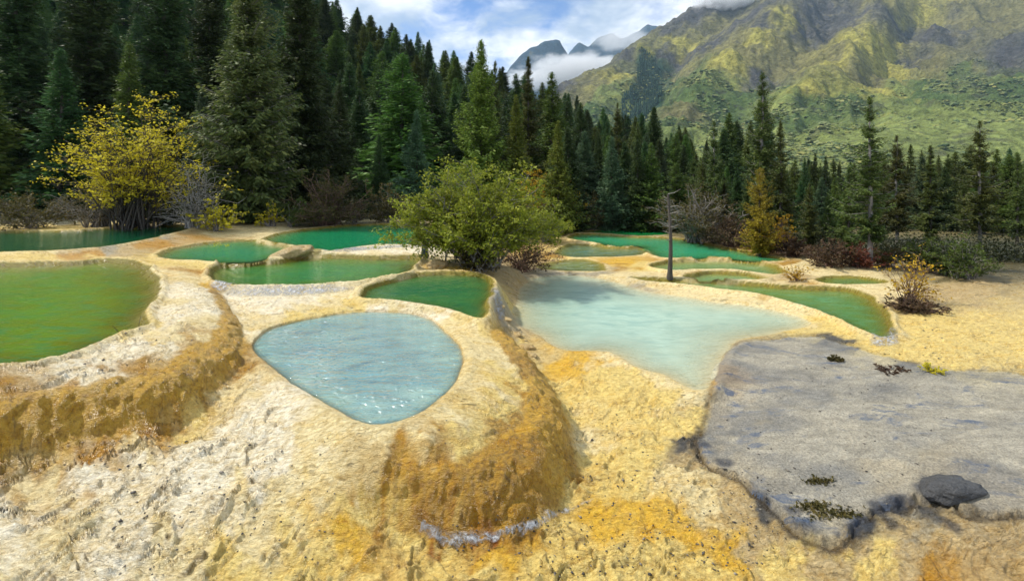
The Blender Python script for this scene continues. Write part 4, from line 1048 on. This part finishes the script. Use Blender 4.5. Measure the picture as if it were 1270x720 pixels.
bough('sunken_branch', [(*pa, .797), (*pb, .803), (*pc, .80)], .012, B_dark, 'dark branch lying half sunk along the near edge of the yellow green pool', 'branch', 3, 6)

# ------------------------------------------------------------------ boulders
def boulder(name, px, py, sx, sy, sz, label, mat, rotz=0, seed=1, sub=4, sink=.25):
    import bmesh
    bm = bmesh.new(); bmesh.ops.create_icosphere(bm, subdivisions=sub, radius=1)
    co = np.array([v.co for v in bm.verts])
    n = fbm(co[:, 0] * 1.3 + seed, co[:, 1] * 1.3, co[:, 2] * 1.3, oct=4, seed=seed)
    n2 = fbm(co[:, 0] * 5 + seed, co[:, 1] * 5, co[:, 2] * 5, oct=2, seed=seed + 9)
    co = co * (1 + .22 * n + .05 * n2)[:, None] * np.array([sx, sy, sz])
    for v, c in zip(bm.verts, co): v.co = c
    me = bpy.data.meshes.new(name); bm.to_mesh(me); bm.free()
    for p in me.polygons: p.use_smooth = True
    a = me.color_attributes.new('Col', 'FLOAT_COLOR', 'POINT')
    cl = np.ones((len(co), 4), np.float32); cl[:, :3] = srgb(*(DGR if mat is M_shelf else TAN)); a.data.foreach_set('color', cl.ravel())
    o = obj(name, me, mat); x, y, z = hit(px, py)
    o.location = (x * S, y * S, (z + sz * (1 - 2 * sink) * .5) * S); o.scale = (S, S, S); o.rotation_euler = (0, 0, rotz)
    return tag(o, label, 'rock')
boulder('boulder', 1176, 610, .26, .13, .065, 'dark blue grey boulder sitting on the grey rock shelf', M_shelf, .3, 3)
bo = boulder('boulder', 362, 318, .46, .17, .15, 'long pale brown boulder between the emerald pool and the mid green pool', M_trav, .30, 5)
bo.rotation_euler = (0, -.24, .30)
boulder('boulder', 541, 331, .20, .16, .10, 'rounded yellow brown boulder at the corner of the mid green pool', M_trav, .1, 8)
for px, py, q_, lab in ((652, 430, .07, 'flat grey rock at the lower end of the channel beside the mound'), (640, 415, .06, 'grey rock midway down the channel beside the mound'), (628, 398, .06, 'grey rock in the channel below the dark green pool'), (660, 440, .05, 'small grey rock lowest in the channel beside the mound'), (622, 380, .05, 'small grey rock at the upper end of the channel')):
    boulder('rock', px, py, q_ * 1.6, q_, q_ * .45, lab, M_trav, q_ * 40, int(px), 3, .4)

# small loose stones and leaf scraps
r = np.random.default_rng(21); Vs, Fs = [], []
octv = np.array([[1, 0, 0], [-1, 0, 0], [0, 1, 0], [0, -1, 0], [0, 0, 1], [0, 0, -.4]], float)
octf = np.array([[0, 2, 4], [2, 1, 4], [1, 3, 4], [3, 0, 4], [2, 0, 5], [1, 2, 5], [3, 1, 5], [0, 3, 5]])
def inpool(x, y):
    j = min(max(np.searchsorted(tcol, x / y), 0), nc - 1); i = min(np.searchsorted(yrow, y), nr - 1); return minpool[i, j] < .03
areas = [(560, 960, 640, 718, 240), (690, 860, 500, 640, 130), (100, 420, 540, 718, 150), (880, 1175, 440, 650, 120), (870, 980, 580, 700, 80), (610, 660, 345, 440, 50), (1080, 1175, 390, 450, 40), (100, 240, 400, 480, 50)]
for a0, a1, b0, b1, n in areas:
    for _ in range(n):
        x, y, z = hit(r.uniform(a0, a1), r.uniform(b0, b1))
        if inpool(x, y): continue
        s = r.uniform(.004, .011) * (y / 3.5) ** .5 * (1.7 if r.uniform() < .1 else 1)
        ang = r.uniform(0, 6.28); sc_ = np.array([r.uniform(.8, 1.6), r.uniform(.6, 1), r.uniform(.3, .8)]) * s
        v = octv * (1 + r.uniform(-.25, .25, (6, 1))) * sc_
        v = np.stack([v[:, 0] * math.cos(ang) - v[:, 1] * math.sin(ang), v[:, 0] * math.sin(ang) + v[:, 1] * math.cos(ang), v[:, 2]], -1) + np.array([x, y, z + s * .15])
        Fs.append(octf + len(Vs) * 6); Vs.append(v)
m_peb, g, out = new_mat('pebble')
gi = g.node('ShaderNodeNewGeometry').outputs['Random Per Island']
p = g.node('ShaderNodeBsdfPrincipled', inp={'Base Color': g.ramp(gi, [(0, (.03, .026, .022)), (.7, (.09, .08, .07)), (1, (.25, .22, .17))]), 'Roughness': .6})
g.l.new(p.outputs[0], out.inputs[0])
tag(obj('pebbles', make_mesh('pebbles', np.concatenate(Vs) * S, tris=np.concatenate(Fs)), m_peb), 'dark pebbles and leaf scraps strewn on the travertine', 'pebbles', kind='stuff')

# moss on the shelf
r = np.random.default_rng(33); cen = []
for px, py, sp, n in ((1015, 598, 9, 140), (1005, 628, 10, 160), (1030, 636, 18, 220), (1050, 640, 8, 60)):
    for _ in range(n):
        x, y, z = hit(px + r.normal(0, sp), py + r.normal(0, sp * .28)); cen.append((x, y, z + .008))
cen = np.array(cen); ln = r.uniform(.015, .04, len(cen))
v, q = leaves(cen, r.normal(0, 1, cen.shape), ln, ln * .5, r, .3)
tag(obj('moss', make_mesh('moss', v * S, quads=q, smooth_=False), SM['olive']), 'olive moss patches on the grey rock shelf', 'moss', kind='stuff')

# ------------------------------------------------------------------ running water: foam and rills laid on the ground
m_foam, g, out = new_mat('foam')
pos = g.node('ShaderNodeNewGeometry').outputs['Position']
n = g.noise(pos, 9, 5, .65, 1.0)
c = g.mix(g.maprange(n, .35, .62), (.12, .14, .16), (.50, .52, .54))
fa = g.node('ShaderNodeAttribute', attribute_name='fade').outputs['Fac']
al = g.math('MULTIPLY', fa, g.maprange(n, .36, .60, 0.0, .95), clamp=True)
p = g.node('ShaderNodeBsdfPrincipled', inp={'Base Color': c, 'Roughness': .25, 'Alpha': al})
b = g.node('ShaderNodeBump', inp={'Height': n, 'Strength': .8, 'Distance': .08}); g.l.new(b.outputs[0], p.inputs['Normal'])
g.l.new(p.outputs[0], out.inputs[0])
def rill(path, label, lift=.010):
    """path of (px, py, half-width units) -> a thin strip that hugs the ground"""
    pts = np.array([(*(hit(q[0], q[1])[:2] if len(q) == 3 else P(q[0], q[1], q[3])), q[2]) for q in path]); n = 60
    s = np.linspace(0, len(pts) - 1, n); k = np.arange(len(pts))
    c = np.stack([np.interp(s, k, pts[:, i]) for i in range(3)], -1)
    t = np.gradient(c[:, :2], axis=0); t /= np.linalg.norm(t, axis=1, keepdims=True) + 1e-9
    pr = np.stack([-t[:, 1], t[:, 0]], -1); m = 9
    o = np.linspace(-1, 1, m)
    XY = c[:, None, :2] + pr[:, None] * (c[:, None, 2:3] * o[None, :, None])
    Z = np.array([[gz(*XY[i, j]) for j in range(m)] for i in range(n)]) + lift + .008 * fbm(XY[..., 0] * 12, XY[..., 1] * 12, seed=3, oct=2)
    V_ = np.concatenate([XY, Z[..., None]], -1).reshape(-1, 3)
    fade = (np.clip(1 - np.abs(o) ** 2, 0, 1)[None] * np.sin(np.linspace(.12, math.pi - .12, n))[:, None] ** .5).ravel()
    ii = np.arange(n * m).reshape(n, m)
    q = np.stack([ii[:-1, :-1], ii[:-1, 1:], ii[1:, 1:], ii[1:, :-1]], -1).reshape(-1, 4)
    tag(obj('foam', make_mesh('foam', V_ * S, quads=q, attrs={'fade': fade}), m_foam), label, 'foam', kind='stuff')
rill([(512, 644, .02, .175), (530, 652, .028, .16), (555, 660, .022, .145), (590, 663, .03, .138), (620, 660, .022, .138), (645, 655, .03, .138), (680, 638, .026, .133), (705, 624, .03, .13), (735, 614, .02, .125)], 'white rill of water running along the foot of the mound')
rill([(1104, 408, .10), (1098, 418, .16), (1092, 426, .14), (1085, 430, .06)], 'white foam spilling from the olive green pool')
rill([(282, 362, .10), (330, 363, .16), (390, 362, .16), (440, 358, .10)], 'thin white water spilling over the cascade below the mid green pool')
rill([(400, 313, .10), (440, 309, .16), (480, 307, .16), (520, 306, .10)], 'white water spilling from the upper emerald pool')
rill([(265, 350, .1), (275, 356, .2), (285, 360, .12)], 'white splash in the corner of the mid green pool', .03)
rill([(612, 358, .06), (620, 375, .10), (617, 395, .08)], 'grey rill draining the dark green pool')

# ------------------------------------------------------------------ small lantern on the rim
m_met, g, out = new_mat('painted_metal')
pos = g.node('ShaderNodeTexCoord').outputs['Object']
p = g.node('ShaderNodeBsdfPrincipled', inp={'Base Color': g.mix(g.maprange(g.noise(pos, 12, 3), .4, .6), (.05, .07, .10), (.09, .12, .17)), 'Roughness': .4, 'Metallic': .3}); g.l.new(p.outputs[0], out.inputs[0])
m_len, g, out = new_mat('lamp_glass')
p = g.node('ShaderNodeBsdfPrincipled', inp={'Base Color': (.62, .66, .64, 1), 'Roughness': .2}); g.l.new(p.outputs[0], out.inputs[0])
import bmesh
def lathe_box(name, w0, w1, z0, z1, bev, mat, par, dx=0.0, dy=0.0, dw=1.0):
    bm = bmesh.new(); bmesh.ops.create_cube(bm, size=1)
    for v_ in bm.verts:
        ww = w1 if v_.co.z > 0 else w0
        v_.co = ((v_.co.x) * 2 * ww * .5 + dx, v_.co.y * 2 * ww * .5 * dw + dy, z1 if v_.co.z > 0 else z0)
    bmesh.ops.bevel(bm, geom=bm.edges[:], offset=bev, segments=2, affect='EDGES')
    me = bpy.data.meshes.new(name); bm.to_mesh(me); bm.free()
    return obj(name, me, mat, par)
x, y, z = hit(527, 318)
e = bpy.data.objects.new('garden_lantern', None); C.objects.link(e); e.location = (x * S, y * S, z * S); e.scale = (S, S, S)
tag(e, 'small dark blue grey lantern standing on the pool rim by the big bush', 'lantern')
u = y / F
lathe_box('base', 10 * u, 9 * u, -.02, 2.5 * u, .4 * u, m_met, e)
lathe_box('housing', 8.5 * u, 7 * u, 2.5 * u, 9 * u, .5 * u, m_met, e)
lathe_box('lamp_glass', 6 * u, 6 * u, 9 * u, 12.5 * u, .3 * u, m_len, e)
for sx_ in (-1, 1):
    for sy_ in (-1, 1):
        lathe_box('post', 1 * u, 1 * u, 8.9 * u, 12.6 * u, .1 * u, m_met, e, sx_ * 3 * u, sy_ * 3 * u)
lathe_box('cap', 8 * u, 4.5 * u, 12.5 * u, 15.5 * u, .5 * u, m_met, e)

# ------------------------------------------------------------------ mountains
MK = 3.0
def mpt(px, py, Y): Y *= MK; return ((px - CX) / F * Y, Y, CAMH + (HOR - py) / F * Y)
RID = [
 (560,225,120),(640,222,120),(760,218,120),(880,214,115),(1000,210,112),(1100,208,112),(1200,206,112),(1350,200,112),(1600,190,112),
 (690,190,200),(740,185,180),(800,196,150),(850,188,145),(900,185,138),(1000,186,130),(1100,176,128),(1200,170,128),(1350,150,130),
 (790,163,170),(835,126,200),(885,86,240),(935,46,290),(970,21,320),(990,-4,350),(1040,-45,400),
 (880,140,190),(915,120,225),(940,120,215),(960,85,262),(1000,60,300),(1000,140,190),(930,160,165),
 (965,133,182),(1017,100,210),(1055,67,245),(1072,47,275),(1100,12,320),(1130,-40,380),
 (1050,140,175),(1075,105,232),(1100,62,282),(1150,100,238),(1160,32,305),(1100,130,190),(1200,120,200),(1250,50,270),(1320,60,240),(1300,-60,360),(1450,0,260),
 (800,135,262),(770,152,235),(830,98,295),(860,62,335),(900,32,372),(750,165,215),
 (680,111,300),(700,103,310),(720,95,320),(760,73,342),(800,49,372),(840,21,402),(870,4,432),(905,-14,460),(960,-60,520),(1060,-90,520),(1200,-110,480),
 (735,138,250),(775,106,290),(800,77,330),(715,140,270),(690,150,260),
 (640,150,340),(680,150,400),(760,125,450),(840,85,520),(905,50,600),(1060,10,640),(1200,0,640),(600,190,400),(640,190,640),(900,120,680),(1300,60,680),(1600,100,680),(1600,60,260),
]
for ln_ in ([(745,172,142),(790,163,170),(835,126,200),(885,86,240),(935,46,290),(970,21,320),(990,-4,350),(1040,-45,400)],
            [(930,160,168),(965,133,182),(1017,100,210),(1055,67,245),(1072,47,275),(1100,12,320),(1130,-40,380)],
            [(1120,150,165),(1150,128,190),(1185,95,235),(1215,60,270),(1240,20,320)],
            [(680,111,300),(700,103,310),(720,95,320),(760,73,342),(800,49,372),(840,21,402),(870,4,432),(905,-14,460)],
            [(735,138,250),(775,106,290),(800,77,330)],
            [(770,158,228),(800,138,268),(830,101,305),(860,65,350),(900,34,385),(930,10,410)],
            [(915,150,186),(950,116,226),(985,80,272),(1020,45,318),(1045,12,350)],
            [(1060,135,180),(1085,105,238),(1110,70,290),(1140,30,340)]):
    q_ = np.array(ln_, float); k_ = np.arange(len(q_)); s_ = np.linspace(0, len(q_) - 1, len(q_) * 4 - 3)
    RID += [tuple(np.interp(t_, k_, q_[:, i]) for i in range(3)) for t_ in s_ if t_ % 1 > .01]
mp = np.array([mpt(*q) for q in RID])
mu, mv = warp(mp[:, 0], mp[:, 1])
elev = mp[:, 2] / mp[:, 1]
msol = rbf_fit(mu, mv, elev, .02)
mt = np.linspace(-.16, 1.9, 500); my = np.geomspace(112 * MK, 690 * MK, 310)
MT, MY = np.meshgrid(mt, my); MX = MT * MY
uu, vv = warp(MX.ravel(), MY.ravel())
MZ = (rbf_eval(msol, mu, mv, uu, vv, .02) * MY.ravel()).reshape(MX.shape)
# gullies run down the fall line; broken rock everywhere
ga = smooth(112 * MK, 170 * MK, MY)
q1 = MX * .0085 + MY * .0055; q2 = -MX * .002 + MY * .0025
rid = 1 - np.abs(fbm(q1 * 1.2 + .4 * fbm(MX * .01, MY * .01, seed=3), q2 * 1.2, seed=5, oct=5, gain=.55))
MZ = MZ + ga * (15 * (rid - .6) + 4.5 * fbm(MX * .03, MY * .03, seed=8, oct=4, gain=.6))
gul = 1 - np.abs(fbm((MX - .5 * MY) * .020, MY * .004, seed=15, oct=4, gain=.6))
MZ = MZ + ga * 10 * (gul - .65)
MZ = np.where(MY < 125 * MK, MZ - (125 * MK - MY) * .12, MZ)
GRASS, BRN, PUR, SHB, PSH, DKC = (166,160,82), (126,122,82), (88,88,90), (86,106,60), (134,146,82), (44,74,62)
MC = [(700,105,PUR),(740,95,BRN),(780,70,PUR),(830,40,PUR),(870,15,PUR),(900,0,PUR),(720,120,BRN),(760,95,GRASS),(800,65,GRASS),(840,55,GRASS),(870,60,PUR),(890,40,BRN),(850,80,BRN),(830,70,PUR),
 (740,130,SHB),(770,115,PSH),(800,140,DKC),(790,120,DKC),(820,110,DKC),(810,90,DKC),(805,75,DKC),(775,140,PSH),(840,105,SHB),(860,105,SHB),(880,95,PSH),(900,72,GRASS),(925,65,BRN),(940,45,GRASS),(970,22,GRASS),(910,50,BRN),(950,30,PUR),(930,20,PUR),
 (850,140,BRN),(830,150,SHB),(860,160,PSH),(890,130,SHB),(920,115,SHB),(880,170,PSH),(930,150,SHB),(950,165,PSH),(985,150,SHB),(1000,130,SHB),(1040,125,SHB),(970,128,PSH),(1000,108,GRASS),(1040,80,GRASS),(1070,50,GRASS),(940,95,PUR),(960,85,BRN),(970,60,BRN),(1000,45,PUR),(1020,30,PUR),(1060,25,PUR),(1040,60,BRN),(1080,70,GRASS),(1100,65,GRASS),(1110,85,GRASS),(1060,95,BRN),(1090,112,GRASS),(1120,116,PSH),(1070,100,BRN),(1130,80,PUR),(1120,40,PUR),(1160,40,PUR),(1150,80,BRN),(1160,100,SHB),(1150,120,SHB),(1100,135,PSH),(1060,130,SHB),(1130,150,PSH),(1080,160,PSH),(1160,160,PSH),(1010,165,PSH),(1040,180,PSH),(1100,185,PSH),(1000,190,PSH),(1160,190,PSH),(1250,60,PUR),(1260,120,SHB),(1260,170,PSH),(1130,20,GRASS),(1120,10,BRN),(1240,20,BRN)]
MZ[0] -= 40
mh = HOR - (MZ - CAMH) / MY * F                    # sight-line elevation of every vertex, for the survey lookup
def mhit(px, py):
    j = int(np.argmin(np.abs(mt - (px - CX) / F))); i = np.nonzero(mh[:, j] <= py)[0]
    i = i[0] if len(i) else int(np.argmin(mh[:, j])); return i, j
mc = []
for a, b, c in MC:
    i, j = mhit(a, b); mc.append((MX[i, j], MY[i, j]) + srgb(*c))
mc = np.array(mc); a_, b_ = warp(mc[:, 0], mc[:, 1])
uu2 = uu + .10 * fbm(uu * 9, vv * 9, seed=2, oct=4); vv2 = vv + .10 * fbm(uu * 9, vv * 9, seed=6, oct=4)
mcol = np.empty((len(uu), 3))
for i in range(0, len(uu), 20000):
    d2 = (uu2[i:i + 20000, None] - a_) ** 2 + (vv2[i:i + 20000, None] - b_) ** 2 + .0015
    wt = d2 ** -1.8; mcol[i:i + 20000] = (wt @ mc[:, 2:]) / wt.sum(1, keepdims=True)
def mountain_mat(name, rough=.9):
    m, g, out = new_mat(name)
    at = g.node('ShaderNodeAttribute', attribute_name='Col').outputs['Color']
    pos = g.node('ShaderNodeNewGeometry').outputs['Position']
    n1 = g.noise(pos, .012, 6, .62, .6); n2 = g.noise(pos, .06, 6, .65, .3); n3 = g.noise(g.mapping(pos, (1, 1, .35)), .02, 5, .6, 1.0)
    v = g.math('MULTIPLY', g.maprange(n1, .3, .7, .70, 1.22), g.maprange(n2, .32, .68, .55, 1.35))
    c = g.mix(1.0, at, g.node('ShaderNodeCombineColor', inp={0: v, 1: v, 2: v}).outputs[0], 'MULTIPLY')
    c = g.mix(g.math('MULTIPLY', g.maprange(n3, .54, .66, 0, 1, True), .5), c, (.055, .05, .05))
    c = g.mix(g.math('MULTIPLY', g.maprange(n1, .56, .68, 0, 1, True), .25), c, (.30, .25, .05))
    p = g.node('ShaderNodeBsdfPrincipled', inp={'Base Color': c, 'Roughness': rough, 'Specular IOR Level': .1})
    b = g.node('ShaderNodeBump', inp={'Height': g.math('ADD', n2, g.math('MULTIPLY', n1, 2.0)), 'Strength': .9, 'Distance': 22.0})
    g.l.new(b.outputs[0], p.inputs['Normal']); g.l.new(p.outputs[0], out.inputs[0])
    return m
M_mtn = mountain_mat('mountain_slope')
ii = np.arange(MX.size).reshape(MX.shape)
q = np.stack([ii[:-1, :-1], ii[:-1, 1:], ii[1:, 1:], ii[1:, :-1]], -1).reshape(-1, 4)
me = make_mesh('mountain', np.stack([MX, MY, MZ], -1).reshape(-1, 3) * S, quads=q, colors={'Col': mcol * .9})
tag(obj('mountain', me, M_mtn), 'steep mountain of yellow grass, brown rock and green scrub across the valley', kind='structure')

# scrub on its lower slopes: many small crowns, one mass
r = np.random.default_rng(44)
green = mcol.reshape(MX.shape + (3,)); gi_ = (green[..., 1] > green[..., 0] * 1.08)
cand = np.argwhere(gi_ & (MY < 330 * MK) & (mh < 215) & (MT > .15) & (MT < 1.25))
wts = MY[cand[:, 0], 0] ** 1.0; wts = wts * np.clip(.5 + 2.2 * fbm(MX[cand[:, 0], cand[:, 1]] * .02, MY[cand[:, 0], cand[:, 1]] * .02, seed=77, oct=3), .05, 2)
sel = cand[r.choice(len(cand), 9000, p=wts / wts.sum())]
ico = np.array([[0, 0, 1], [.89, 0, .45], [.28, .85, .45], [-.72, .53, .45], [-.72, -.53, .45], [.28, -.85, .45], [.75, .5, -.3], [-.3, .85, -.3], [-.9, 0, -.3], [-.3, -.85, -.3], [.75, -.5, -.3]])
icf = np.array([[0, 1, 2], [0, 2, 3], [0, 3, 4], [0, 4, 5], [0, 5, 1], [1, 6, 2], [2, 6, 7], [2, 7, 3], [3, 7, 8], [3, 8, 4], [4, 8, 9], [4, 9, 5], [5, 9, 10], [5, 10, 1], [1, 10, 6]])
n = len(sel)
cpos = np.stack([MX[sel[:, 0], sel[:, 1]], MY[sel[:, 0], sel[:, 1]], MZ[sel[:, 0], sel[:, 1]]], -1)
cpos[:, 0] += r.normal(0, 1.2, n); cpos[:, 1] += r.normal(0, 2, n)
sz = r.uniform(.6, 1.5, n) * (1 + 1.6 * r.uniform(0, 1, n) ** 4) * (cpos[:, 1] / 500) ** .5
vv_ = cpos[:, None] + ico[None] * (sz[:, None, None] * r.uniform(.65, 1.3, (n, 11, 1))) * np.array([1.2, 1.2, .62])
ff = (icf[None] + (np.arange(n) * 11)[:, None, None]).reshape(-1, 3)
m_scrub, g, out = new_mat('scrub')
gi2 = g.node('ShaderNodeNewGeometry')
c = g.ramp(gi2.outputs['Random Per Island'], [(0, (.055, .088, .042)), (.4, (.10, .138, .062)), (.75, (.17, .20, .08)), (1, (.27, .26, .08))])
c = g.mix(1.0, c, g.ramp(g.noise(gi2.outputs['Position'], .5, 4, .7), [(.3, .6), (.7, 1.3)]), 'MULTIPLY')
c = g.mix(g.maprange(g.noise(gi2.outputs['Position'], .02, 5, .6, .6), .5, .62, 0, .6, True), c, (.26, .27, .11))
p = g.node('ShaderNodeBsdfPrincipled', inp={'Base Color': c, 'Roughness': .9, 'Specular IOR Level': .1}); g.l.new(p.outputs[0], out.inputs[0])
tag(obj('scrub', make_mesh('scrub', vv_.reshape(-1, 3) * S, tris=ff, smooth_=False), m_scrub), 'green scrub covering the lower mountain slopes', 'scrub', kind='stuff')

# far-off conifers in the gully of the mountain, one mass
pts = []
gpoly = np.array([(795, 60), (815, 80), (822, 112), (818, 125), (800, 150), (775, 158), (770, 140), (772, 118), (790, 105), (792, 80)], float)
while len(pts) < 800:
    px, py = r.uniform(765, 825), r.uniform(58, 160)
    if float(sdf(gpoly, np.array([px]), np.array([py]), 50)[0]) < 0:
        i, j = mhit(px, py); pts.append((MX[i, j], MY[i, j], MZ[i, j]))
pts = np.array(pts); n = len(pts); K = 7
ang = np.arange(K) / K * 2 * math.pi
lay = []
for z0, z1, rr_ in ((0.0, .55, .42), (.3, .8, .31), (.55, 1.0, .2)):
    lay.append((z0, z1, rr_))
Vs, Fs, off = [], [], 0
hgt = r.uniform(4, 7.5, n)
for z0, z1, rr_ in lay:
    ring = np.stack([np.cos(ang) * rr_, np.sin(ang) * rr_, np.full(K, z0)], -1)[None] * hgt[:, None, None] * r.uniform(.75, 1.2, (n, K, 1)) * np.array([1, 1, 1])
    ring[..., 2] = z0 * hgt[:, None]
    tip = np.zeros((n, 1, 3)); tip[..., 2] = (z1 * hgt)[:, None]
    vv_ = np.concatenate([ring, tip], 1) + pts[:, None]
    fk = np.stack([np.arange(K), (np.arange(K) + 1) % K, np.full(K, K)], -1)
    Fs.append((fk[None] + (np.arange(n) * (K + 1))[:, None, None]).reshape(-1, 3) + off); Vs.append(vv_.reshape(-1, 3)); off += n * (K + 1)
m_far, g, out = new_mat('far_conifers')
c = g.ramp(g.node('ShaderNodeNewGeometry').outputs['Random Per Island'], [(0, (.012, .030, .026)), (1, (.035, .070, .045))])
p = g.node('ShaderNodeBsdfPrincipled', inp={'Base Color': c, 'Roughness': .9, 'Specular IOR Level': .1}); g.l.new(p.outputs[0], out.inputs[0])
tag(obj('far_forest', make_mesh('far_forest', np.concatenate(Vs) * S, tris=np.concatenate(Fs), smooth_=False), m_far), 'dark conifer wood filling a gully of the mountain', 'forest', kind='stuff')

# distant peaks at the head of the valley, haze blue painted into their colour
def peak_sheet(name, Y0, line, label, seed, width=500, relief=40):
    px = np.linspace(line[0][0], line[-1][0], 170)
    top = np.interp(px, [a for a, _ in line], [b for _, b in line])
    xs = (px - CX) / F * Y0; zt = CAMH + (HOR - top) / F * Y0
    d = np.concatenate([np.linspace(-1, 0, 50), np.linspace(0, 1, 20)[1:]])
    X_, D_ = np.meshgrid(xs, d)
    Z_ = zt[None] * (1 - np.abs(D_) ** .9) - 5
    Y_ = Y0 + D_ * width
    nn = fbm(X_ * .006, Y_ * .004, seed=seed, oct=5, gain=.55)
    Z_ = Z_ + relief * nn * (1 - .6 * np.exp(-(D_ / .1) ** 2)) + relief * .12 * fbm(X_ * .03, Y_ * .03, seed=seed + 4, oct=3)
    X2 = X_ * (Y_ / Y0)
    ii = np.arange(X_.size).reshape(X_.shape)
    q = np.stack([ii[:-1, :-1], ii[:-1, 1:], ii[1:, 1:], ii[1:, :-1]], -1).reshape(-1, 4)
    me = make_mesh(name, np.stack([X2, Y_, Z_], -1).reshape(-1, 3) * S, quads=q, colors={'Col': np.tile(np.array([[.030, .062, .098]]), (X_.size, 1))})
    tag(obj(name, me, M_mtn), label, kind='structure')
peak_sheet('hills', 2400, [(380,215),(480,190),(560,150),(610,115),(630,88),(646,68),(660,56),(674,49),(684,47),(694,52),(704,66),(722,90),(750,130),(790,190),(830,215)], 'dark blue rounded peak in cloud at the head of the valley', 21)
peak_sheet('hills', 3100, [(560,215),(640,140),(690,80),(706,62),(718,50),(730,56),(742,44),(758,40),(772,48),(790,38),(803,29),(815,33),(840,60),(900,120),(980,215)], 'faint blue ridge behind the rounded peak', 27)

# ------------------------------------------------------------------ cloud banks on the mountains (real volumes)
def cloud(px, py, Y, sx, sy, sz, dens, label, seed, scale=2.2, thr=.5):
    import bmesh
    bm = bmesh.new(); bmesh.ops.create_icosphere(bm, subdivisions=3, radius=1)
    me = bpy.data.meshes.new('cloud'); bm.to_mesh(me); bm.free()
    m = bpy.data.materials.new('cloud_vapour'); m.use_nodes = True; m.node_tree.nodes.clear(); g = NT(m.node_tree)
    out = g.node('ShaderNodeOutputMaterial')
    oc = g.node('ShaderNodeTexCoord').outputs['Object']
    ln_ = g.node('ShaderNodeVectorMath', operation='LENGTH', inp={0: oc}).outputs['Value']
    fall = g.maprange(ln_, .25, .97, 1, 0, True)
    mp_ = g.node('ShaderNodeMapping', inp={'Vector': oc, 'Location': (seed * 3.1, seed * 1.7, seed * .9), 'Scale': (sx / sz * .5, sy / sz * .3, 1)})
    n = g.noise(mp_.outputs[0], scale, 5, .6, .4)
    d = g.maprange(g.math('ADD', n, g.math('MULTIPLY', g.math('SUBTRACT', fall, .5), .6)), thr, thr + .28, 0, 1, True)
    dd = g.math('MULTIPLY', g.math('MULTIPLY', d, fall), dens)
    pv = g.node('ShaderNodeVolumePrincipled', inp={'Color': (.97, .98, 1, 1), 'Density': dd, 'Anisotropy': .2})
    g.l.new(pv.outputs[0], out.inputs['Volume'])
    o = obj('cloud', me, m); o.location = ((px - CX) / F * Y * S, Y * S, (CAMH + (HOR - py) / F * Y) * S)
    k = Y / F * S; o.scale = (sx * k, sy * k, sz * k)
    return tag(o, label, 'cloud', kind='stuff')
cloud(905, 0, 1235, 85, 40, 26, .030, 'white cloud clinging to the mountain summit', 1)
cloud(722, 86, 1900, 125, 50, 34, .011, 'white cloud lying in the valley in front of the blue peaks', 2, scale=3.4, thr=.44)
cloud(655, 100, 2100, 60, 40, 26, .008, 'white mist at the foot of the dark blue peak', 5, scale=3.0, thr=.45)
cloud(770, 50, 2000, 75, 40, 24, .006, 'thin cloud drifting over the faint ridge', 3)

# ------------------------------------------------------------------ valley air
import bmesh
bm = bmesh.new(); bmesh.ops.create_cube(bm, size=1)
bmesh.ops.scale(bm, vec=(13000, 9000, 2300), verts=bm.verts)
me = bpy.data.meshes.new('haze'); bm.to_mesh(me); bm.free()
mh_ = bpy.data.materials.new('haze'); mh_.use_nodes = True; mh_.node_tree.nodes.clear(); g = NT(mh_.node_tree)
out = g.node('ShaderNodeOutputMaterial')
pv = g.node('ShaderNodeVolumePrincipled', inp={'Color': (.55, .78, 1, 1), 'Density': .000045, 'Anisotropy': 0.1})
g.l.new(pv.outputs[0], out.inputs['Volume'])
o = obj('haze', me, mh_); o.location = (0, 3700, 1010)
tag(o, 'pale blue air between the viewer and the mountains', kind='stuff')
